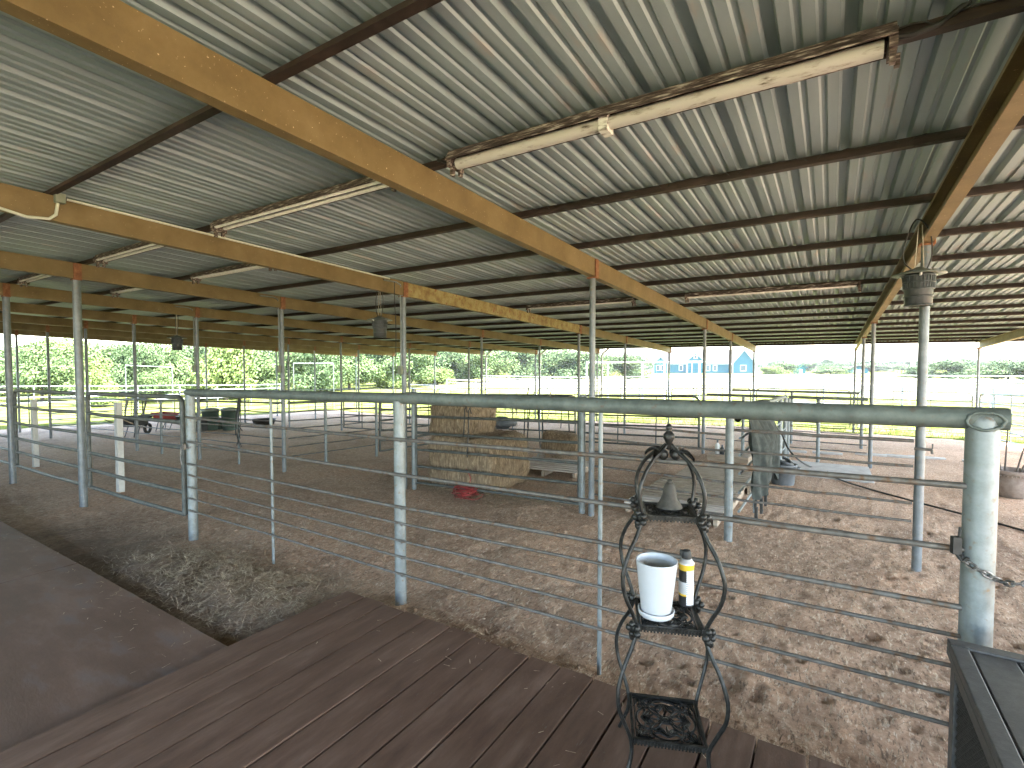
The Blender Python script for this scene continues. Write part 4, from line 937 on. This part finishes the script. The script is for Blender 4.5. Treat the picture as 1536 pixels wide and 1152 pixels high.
# ------------------------------------------------------------------ chain on the corner post
def link_(mb, a, b, roll):
    d = (b-a); L_ = d.length; d.normalize(); s_ = d.orthogonal().normalized(); s_ = Matrix.Rotation(roll, 3, d)@s_; c = (a+b)/2; hl_ = L_*.66; w = .0105
    pts = []
    for k in range(16):
        q = 2*PI*k/16; pts.append(c+d*((hl_-w)*(1 if math.cos(q) > 0 else -1)+w*math.cos(q))+s_*w*math.sin(q))
    mb.tube(pts, .0043, 6, closed=True)
mb = MB(); r = .062; path = []
for i in range(9):
    a = PI*1.02+i*PI*.95/8; path.append(Vector((FC+r*math.cos(a), 2.7+r*math.sin(a), 1.03-.011*i)))
path += [Vector((FC+.09, 2.645, .955)), Vector((FC+.125, 2.64, .965)), Vector((FC+.16, 2.64, .96)), Vector((FC+.185, 2.64, .935)), Vector((FC+.2, 2.635, .9)), Vector((FC+.22, 2.64, .93)), Vector((FC+.26, 2.65, .95)), Vector((FC+.32, 2.66, .93))]
sp = spline(path, 12); acc = [sp[0]]
for p in sp:
    if (p-acc[-1]).length >= .027: acc.append(p)
for i in range(len(acc)-1): link_(mb, acc[i], acc[i+1], .3+(PI/2)*(i % 2))
tag(mb.build('chain', M['chain']), 'dark steel chain wrapped round the corner post above the storage box', 'chain')
mb = MB(); q = Vector((FC-.075, 2.66, 1.07)); mb.box(q, (.03, .025, .07), rz=.3); mb.tube([q+Vector((0, 0, -.03)), q+Vector((.02, -.01, -.06)), q+Vector((.035, -.01, -.04))], .008, 6); mb.tube([q+Vector((.008, 0, .02)), q+Vector((.012, 0, .075))], .006, 6)
tag(mb.build('gate_latch', M['black'], bevel=.003), 'small dark latch clamped to the rod beside the corner post', 'latch')
mb = MB(); q = Vector((FA-.02, 2.64, .93)); mb.tube([q+Vector((.055*math.cos(2*PI*k/16), .06*math.sin(2*PI*k/16)+.05, .02*math.sin(4*PI*k/16))) for k in range(16)], .01, 6, closed=True); mb.tube([q+Vector((-.02, -.02, 0)), q+Vector((-.03, -.03, -.12)), q+Vector((-.02, -.02, -.2))], .007, 6); mb.box(q+Vector((.03, -.02, .0)), (.04, .02, .06))
tag(mb.build('chain', M['chain']), 'rusty chain tying the left gate to the fence post by the dirt heap', 'chain')
# water tap on the lantern column
mb = MB(); q = Vector((.68, 5.66, 1.06)); mb.tube([q+Vector((-.05, -.03, 0)), q+Vector((.075, -.03, 0))], .012, 8); mb.tube([q+Vector((.07, -.03, 0)), q+Vector((.075, -.03, -.035))], .01, 8); mb.box(q+Vector((.075, -.03, .03)), (.01, .01, .045))
tag(mb.build('water_tap', M['rod']), 'small tap clamped on the column below the lantern', 'tap')

# ------------------------------------------------------------------ far field: house, sheds, frames, fences, trees
def house():
    c = G(1062, 560); d = (c-CC); d.z = 0; dist = d.length; u = Vector((d.y, -d.x, 0)).normalized(); k = dist/FPX*1.0
    ang = math.atan2(u.y, u.x); Mx = Matrix.Translation(c)@Matrix.Rotation(ang, 4, 'Z')
    mpp = dist/FPX/ (CF.dot(d.normalized()))**0 * 1.0
    t = thing('house', c, 'bright blue house with pale shingled gables and white window frames across the field', 'house')
    X = lambda px_: (px_-1062)*mpp; Z = lambda py_: (560-py_)*mpp
    def gabled(xa, xb, ya, yb, h, rg, axis, roofover=.4):
        mb = MB(); mb.box(((xa+xb)/2, (ya+yb)/2, h/2-.5), (xb-xa, yb-ya, h+1))
        if axis == 'x': tri = [[(xx, ya, h), (xx, yb, h), (xx, (ya+yb)/2, rg)] for xx in (xa, xb)]
        else: tri = [[(xa, yy, h), (xb, yy, h), ((xa+xb)/2, yy, rg)] for yy in (ya, yb)]
        mb.add(tri[0]+tri[1], [(0, 1, 2), (3, 5, 4), (0, 3, 4, 1), (1, 4, 5, 2), (2, 5, 3, 0)])
        mb.build('wall', M['bluewall'], t, M=Mx)
        mb = MB(); o = roofover; th = .18
        if axis == 'x':
            m_ = (ya+yb)/2; sl = (rg-h)/((yb-ya)/2)
            for s in (-1, 1):
                e = m_+s*((yb-ya)/2+o); ze = h-sl*o+.02
                vs = [(xa-o, m_, rg+.02), (xb+o, m_, rg+.02), (xb+o, e, ze), (xa-o, e, ze)]; vs += [(a, b, z+th) for a, b, z in vs]
                mb.add(vs, [(3,2,1,0),(4,5,6,7),(0,1,5,4),(1,2,6,5),(2,3,7,6),(3,0,4,7)])
        else:
            m_ = (xa+xb)/2; sl = (rg-h)/((xb-xa)/2)
            for s in (-1, 1):
                e = m_+s*((xb-xa)/2+o); ze = h-sl*o+.02
                vs = [(m_, ya-o, rg+.02), (m_, yb+o, rg+.02), (e, yb+o, ze), (e, ya-o, ze)]; vs += [(a, b, z+th) for a, b, z in vs]
                mb.add(vs, [(3,2,1,0),(4,5,6,7),(0,1,5,4),(1,2,6,5),(2,3,7,6),(3,0,4,7)])
        mb.build('roof', M['shingle'], t, M=Mx)
        mb = MB()
        for xx in (xa, xb): mb.box((xx, ya-.02, h/2), (.22, .12, h))
        if axis == 'y':
            for s in (-1, 1): mb.beam(((xa+xb)/2, ya-o-.02, rg+.05), ((xa+xb)/2+s*((xb-xa)/2+o), ya-o-.02, h-sl*o+.05), .1, .28)
        else: mb.box(((xa+xb)/2, ya-o-.02, h-sl*o+.1), (xb-xa+2*o, .08, .22))
        mb.build('trim', M['white'], t, M=Mx)
    hE, hR = Z(545.5), Z(527.5)
    gabled(X(1002), X(1100), 0, 9, hE, hR, 'x')                       # main wing
    gabled(X(1093), X(1121), -2.6, 8, hE*.97, hR-.1, 'y')             # right gable wing
    gabled(X(989), X(1008), -1.2, 6, hE*.98, Z(536), 'y')             # small left gable
    gabled(X(1035), X(1056), -1.6, 3, Z(541.5), Z(531.5), 'y', .3)    # porch dormer
    for px_ in (1034, 1041, 1050, 1057):
        mb = MB(); mb.box((X(px_), -1.9, hE/2), (.18, .18, hE)); mb.build('porch_post', M['white'], t, M=Mx)
    def win(px_, w, y, z0, z1, fy):
        mb = MB(); xx = X(px_); z0, z1 = Z(z0), Z(z1)
        mb.box((xx, fy-.04, (z0+z1)/2), (w+.3, .08, z1-z0+.3)); f = mb.build('window', M['white'], t, M=Mx)
        ORI_f = ORI[t.name]; ORI[f.name] = ORI_f
        mb = MB(); mb.box((xx, fy-.1, (z0+z1)/2), (w, .05, z1-z0)); pn = mb.build('pane', M['glass'], f, M=Mx)
    for px_ in (1026, 1045, 1062): win(px_, .9, 0, 556, 549, -.01)
    win(1071, .9, 0, 556, 549, -.01); win(1106, 1.3, 0, 556, 549, -2.61); win(995, .8, 0, 556, 549, -1.21); win(1001, .6, 0, 556, 549, -1.21); win(1045.5, .7, 0, 539, 535, -1.61)
    mb = MB(); mb.box((X(1052), -.05, 1.05), (1.0, .12, 2.1)); mb.build('door', M['white'], t, M=Mx)
house()
def shed(px_, py_, wpx, hpx, rpx, mt, label):
    c = G(px_, py_); d = c-CC; d.z = 0; k = d.length/FPX; ang = math.atan2(-d.x, d.y); Mx = Matrix.Translation(c)@Matrix.Rotation(ang+.25, 4, 'Z')
    t = thing('shed', c, label, 'shed', 'small sheds across the field'); w, h, r = wpx*k, hpx*k, rpx*k
    mb = MB(); mb.box((0, w/2, h/2-.3), (w, w*.9, h+.6)); mb.add([(-w/2, w*.05, h), (w/2, w*.05, h), (0, w*.05, h+r), (-w/2, w*.95, h), (w/2, w*.95, h), (0, w*.95, h+r)], [(0, 1, 2), (3, 5, 4)]); mb.build('wall', M[mt], t, M=Mx)
    mb = MB()
    for s in (-1, 1):
        vs = [(0, -.2, h+r), (0, w+.1, h+r), (s*(w/2+.3), w+.1, h-.1), (s*(w/2+.3), -.2, h-.1)]; vs += [(a, b, z+.15) for a, b, z in vs]
        mb.add(vs, [(3,2,1,0),(4,5,6,7),(0,1,5,4),(1,2,6,5),(2,3,7,6),(3,0,4,7)])
    mb.build('roof', M['shingle'] if mt != 'teal' else M['teal'], t, M=Mx)
    mb = MB(); mb.box((0, .02, h*.4), (w*.3, .1, h*.8)); mb.build('door', M['white'], t, M=Mx)
shed(1201, 561, 12, 8, 4, 'teal', 'small teal shed on the horizon right of the blue house')
shed(1288, 560, 20, 6, 3, 'bluewall', 'low blue grey shed on the horizon left of the lantern column')
# white pipe arch and pole frame across the field
def frame_(pts, r, name, label, mt='galv_dull'):
    t = thing(name, pts[0][0], label, 'frame', 'pipe frames across the field')
    for i, (a, b) in enumerate(pts):
        mb = MB(); mb.tube([a, b], r, 8); mb.build('post' if abs((a-b).z) > 1 else 'crossbar', M[mt], t)
Yf = 30.
tops = [(872, 544), (987, 543.5), (1053, 543)]
pts = [(AY(880, 544, Yf), AY(1060, 543, Yf))]
for x_ in (880, 912, 964, 997, 1049): a = AY(x_, 544, Yf); pts.append((Vector((a.x, a.y, gz(a.x, a.y)-.1)), a))
frame_(pts, .05, 'pipe_arch', 'white pipe arch frame standing in the field before the blue house', 'white')
a, b = AX(188, 548, -34), AX(258, 551, -34)
frame_([(a, b), (Vector((a.x, a.y, gz(a.x, a.y))), a), (Vector((b.x, b.y, gz(b.x, b.y))), b)], .025, 'pipe_goal', 'pale pipe frame before the left treeline, seen through the left gates')
a, b = AX(440, 545, -27), AX(500, 545, -27)
frame_([(a, b), (Vector((a.x, a.y, gz(a.x, a.y))), a), (Vector((b.x, b.y, gz(b.x, b.y))), b)], .025, 'pipe_goal', 'pale pipe frame before the treeline left of the hay column')
def far_fence(p0, p1, n, label, h=1.35, nr=4, mt='white', r=.025):
    p0, p1 = Vector((*p0, 0)), Vector((*p1, 0)); P = lambda f, hh: (lambda q: Vector((q.x, q.y, gz(q.x, q.y)+hh)))(p0+(p1-p0)*f)
    t = thing('field_fence', P(.5, 0), label, 'fence', 'pale pipe fences in the field')
    for i in range(n+1):
        mb = MB(); mb.tube([P(i/n, -.3), P(i/n, h)], r*1.3, 6); mb.build('post', M[mt], t)
    for k in range(nr):
        mb = MB(); mb.tube([P(i/12, h-(h-.25)*k/nr) for i in range(13)], r, 6); mb.build('rail', M[mt], t)
far_fence((-26, 27), (14, 27), 14, 'nearest pale pipe fence running across the field beyond the eave', mt='galv')
far_fence((-30, 36), (24, 36), 16, 'middle pale pipe fence crossing the white field')
far_fence((-34, 47), (34, 47), 18, 'farthest pale pipe fence crossing the white field below the house')
far_fence((-34, 4), (-34, 22), 8, 'grey pipe fence on the grass beyond the left side of the barn', mt='galv')
far_fence((14, 21), (14, 36), 6, 'pale pipe fence leading away over the grass at the right', mt='galv')
# grass fringe by the far eave
mb = MB()
for _ in range(9000):
    X = random.uniform(-24, 10); Y = 20.7+abs(random.gauss(0, 1.1)); z = tz(X, Y) if Y > 20.6 else gz(X, Y); a = random.uniform(0, PI); h = random.uniform(.03, .13); w = .008
    mb.add([(X-w*math.cos(a), Y-w*math.sin(a), z-.02), (X+w*math.cos(a), Y+w*math.sin(a), z-.02), (X+random.gauss(0, .03), Y+random.gauss(0, .03), z+h)], [(0, 1, 2)])
tag(mb.build('grass', M['leafC']), 'short grass growing along the sunlit edge beyond the far eave', 'grass', kind='stuff')

def tree_proto(name, H, Wd, trunk, leaf_n, ls, mt, flat=.8, seed=1):
    rd = random.Random(seed); t = thing(name, (0, 0, 0), 'x', 'tree')
    mb = MB(); top = H*.55
    mb.tube([(0, 0, -.6), (.05, 0, H*.15), (0, .08, H*.3), (.1, 0, top)], [trunk*1.25, trunk, trunk*.8, trunk*.35], 8)
    blobs = []
    for i in range(17):
        a = rd.uniform(0, 2*PI); rr = Wd*.5*math.sqrt(rd.random())*.8; z = H*(.16+.68*rd.random()); br = Wd*rd.uniform(.16, .27)
        blobs.append((Vector((rr*math.cos(a), rr*math.sin(a), z)), br)); mb.tube([(0, 0, H*rd.uniform(.18, .4)), Vector((rr*math.cos(a)*.5, rr*math.sin(a)*.5, z*.75)), blobs[-1][0]], [trunk*.5, trunk*.3, trunk*.12], 6)
    blobs.append((Vector((0, 0, H*.8)), Wd*.26)); mb.build('trunk', M['bark'], t)
    mb = MB()
    for _ in range(leaf_n):
        c, br = rd.choice(blobs); v = Vector((rd.gauss(0, 1), rd.gauss(0, 1), rd.gauss(0, 1))).normalized(); p = c+Vector((v.x*br, v.y*br, v.z*br*flat))*(rd.random()**.35)*(1+.25*noise.noise(v*3+c))
        if p.z > H: p.z = H-rd.random()*.3
        if p.z < H*.06: continue
        n_ = (v+Vector((rd.gauss(0, .7), rd.gauss(0, .7), rd.gauss(0, .7)+.3))).normalized(); a = n_.orthogonal().normalized(); b = n_.cross(a); s_ = ls*rd.uniform(.6, 1.4); w = s_*.5
        mb.add([p-a*s_*.5, p+b*w*.5, p+a*s_*.5, p-b*w*.5], [(0, 1, 2, 3)])
    mb.build('crown', M[mt], t); return t
pA = tree_proto('broadleaf_tree', 8, 8.5, .2, 10500, .36, 'leafA', seed=2)
pB = tree_proto('oak_tree', 8, 9.5, .28, 10500, .36, 'leafB', seed=5)
pC = tree_proto('bushy_tree', 5.5, 6.5, .16, 7500, .31, 'leafC', flat=.9, seed=9)
used = set(); protos = {'A': pA, 'B': pB, 'C': pC}; first = {}
ORD = ['first', 'second', 'third', 'fourth', 'fifth', 'sixth', 'seventh', 'eighth', 'ninth', 'tenth', 'eleventh', 'twelfth', 'thirteenth', 'fourteenth', 'fifteenth', 'sixteenth', 'seventeenth', 'eighteenth', 'nineteenth', 'twentieth', 'twenty-first', 'twenty-second', 'twenty-third', 'twenty-fourth']
def put_tree(kind, px_, dist, toppx, wpx, label, group):
    d = ray(px_, 560); d.z = 0; d.normalize(); p = d*dist; p = Vector((p.x, p.y, tz(p.x, p.y))); depth = p.dot(Vector((CF.x, CF.y, 0)).normalized())
    H = {'A': 8, 'B': 8, 'C': 5.5}[kind]; W0 = {'A': 8.5, 'B': 9.5, 'C': 6.5}[kind]
    h = HC+(547-toppx)*depth/FPX-p.z; w = wpx*depth/FPX; s_ = (w/W0, w/W0, h/H); rz = random.uniform(0, 6.28)
    if kind not in first:
        o = protos[kind]; o.location = p; o.rotation_euler = (0, 0, rz); o.scale = s_; o['label'] = label; first[kind] = 1
    else: o = dup(protos[kind], p, label, rz, s_)
    o['group'] = group
xs = [-70, -25, 18, 66, 112, 160, 205, 250, 296, 342, 390, 440, 482, 526, 570, 610, 648, 690, 735, 780, 826, 868]
for i, x_ in enumerate(xs):
    dist = 46+ (i % 3)*4+max(0, i-11)*3.2; kind = 'ABAACABABCAABABABBABAB'[i]
    top = random.uniform(498, 512) if i < 12 else 512+(i-12)*.9+random.uniform(-4, 4)
    if i in (0, 1, 2): top = 520
    put_tree(kind, x_+random.uniform(-6, 6), dist, top, random.uniform(78, 96), f'{dict(A="mid green leafy", B="dark green dense", C="light green bushy")[kind]} tree in the left treeline, {ORD[i]} from its left end', 'treeline behind the left pens')
for i, x_ in enumerate((150, 235, 320, 410, 500, 585, 655)):
    put_tree('CACCACC'[i], x_, 40+i*3.5, 553-i*.3, 60, f'low bushy tree in front of the left treeline, {ORD[i]} of seven from the left', 'undergrowth before the left treeline')
for i, x_ in enumerate(range(-40, 900, 78)):
    put_tree('BAB'[i % 3], x_, 74+i*3, 514+i*1.2+random.uniform(-4, 4), 120, f'tall tree in the back row of the left treeline, {ORD[i]} from its left end', 'back row of the left treeline')
put_tree('B', 943, 84, 529, 78, 'big dark spreading oak with visible trunk left of the blue house', 'trees near the house')
put_tree('C', 893, 95, 534, 46, 'light green bushy tree left of the big dark oak', 'trees near the house')
right = [(1160, 120, 552, 30, 'C'), (1172, 130, 545, 40, 'A'), (1212, 190, 546, 34, 'B'), (1245, 125, 551, 40, 'A'), (1262, 190, 547, 40, 'B'), (1306, 200, 549, 46, 'B'), (1340, 210, 548, 46, 'A'), (1374, 105, 552, 34, 'B'), (1396, 112, 548, 44, 'B'), (1428, 95, 541, 58, 'B'), (1452, 110, 552, 34, 'C'), (1478, 170, 545, 40, 'B'), (1512, 85, 538, 60, 'A'), (1545, 80, 542, 60, 'B'), (1590, 90, 540, 60, 'A')]
for i, (x_, dist, top, w, kind) in enumerate(right):
    put_tree(kind, x_, dist*.9, top-3, w*1.3, f'{dict(A="mid green", B="dark green", C="light green")[kind]} tree along the horizon right of the blue house, {ORD[i]} from the left', 'trees along the right horizon')
# wooded belt and hills on the horizon
mb = MB()
for i in range(9000):
    a = random.uniform(-.2, 1.15); dist = random.uniform(240, 330); d = Vector((math.sin(a-.62), math.cos(a-.62), 0)); p = d*dist; hmax = 2.6+2.2*noise.noise((a*40, 0, 0))+1.5*noise.noise((a*11, 3, 0)); p.z = tz(p.x, p.y)+random.random()*max(.6, hmax)
    n_ = Vector((random.gauss(0, 1), random.gauss(0, 1), random.gauss(0, 1)+.4)).normalized(); q = n_.orthogonal().normalized(); b = n_.cross(q); s_ = random.uniform(.9, 2.2)
    mb.add([p-q*s_, p+b*s_*.6, p+q*s_, p-b*s_*.6], [(0, 1, 2, 3)])
tag(mb.build('far_wood', M['leafB']), 'far dark belt of woodland along the horizon', 'woodland', kind='stuff')
mb = MB(); n = 120
vs = []
for j, (dist, hh) in enumerate(((900, -3), (1050, 9), (1250, 14), (1500, -3))):
    for i in range(n+1):
        a = -1.6+2.6*i/n; vs.append((dist*math.sin(a), dist*math.cos(a), hh+(7*noise.noise((a*5, j, 0))+4*noise.noise((a*16, j, 3)) if hh > 0 else 0)))
mb.add(vs, [(j*(n+1)+i, j*(n+1)+i+1, (j+1)*(n+1)+i+1, (j+1)*(n+1)+i) for j in range(3) for i in range(n)], True)
tag(mb.build('hills', M['leafB']), kind='structure')

# ------------------------------------------------------------------ light
hz = MB(); hz.box((0, 700, 18), (3300, 2700, 44)); hz = hz.build('haze', bpy.data.materials.new('haze_air')); tag(hz, kind='stuff')
hm = hz.data.materials[0]; hm.use_nodes = True; hn = hm.node_tree; hn.nodes.remove(hn.nodes['Principled BSDF'])
pv = hn.nodes.new('ShaderNodeVolumePrincipled'); pv.inputs['Color'].default_value = (.9,.93,1,1); pv.inputs['Density'].default_value = .00022; pv.inputs['Anisotropy'].default_value = .2
hn.links.new(pv.outputs[0], hn.nodes['Material Output'].inputs['Volume'])
W = bpy.data.worlds.new('World'); S.world = W; W.use_nodes = True; nt = W.node_tree
sky = nt.nodes.new('ShaderNodeTexSky'); sky.sky_type = 'NISHITA'; sky.sun_disc = False
EL, AZM = math.radians(58), math.radians(75)       # azimuth measured from +Y towards +X
sky.sun_elevation = EL; sky.sun_rotation = AZM; sky.air_density = 1.3; sky.dust_density = 2.5
bg = nt.nodes['Background']; nt.links.new(sky.outputs[0], bg.inputs[0]); bg.inputs[1].default_value = .14
sd = bpy.data.lights.new('sun', 'SUN'); sd.energy = 4.4; sd.angle = math.radians(.5); sd.color = (1, .965, .92)
so = bpy.data.objects.new('sun', sd); COL.objects.link(so)
dirv = Vector((math.sin(AZM)*math.cos(EL), math.cos(AZM)*math.cos(EL), math.sin(EL))); so.rotation_euler = dirv.to_track_quat('Z', 'Y').to_euler(); so.location = (20, 5, 30)
S.view_settings.view_transform = 'Standard'; S.view_settings.look = 'None'; S.view_settings.gamma = 1; S.view_settings.exposure = 4.25
S.cycles.max_bounces = 10; S.cycles.diffuse_bounces = 6; S.cycles.glossy_bounces = 4; S.cycles.transmission_bounces = 2
S.cycles.sample_clamp_indirect = 8; S.cycles.use_denoising = True
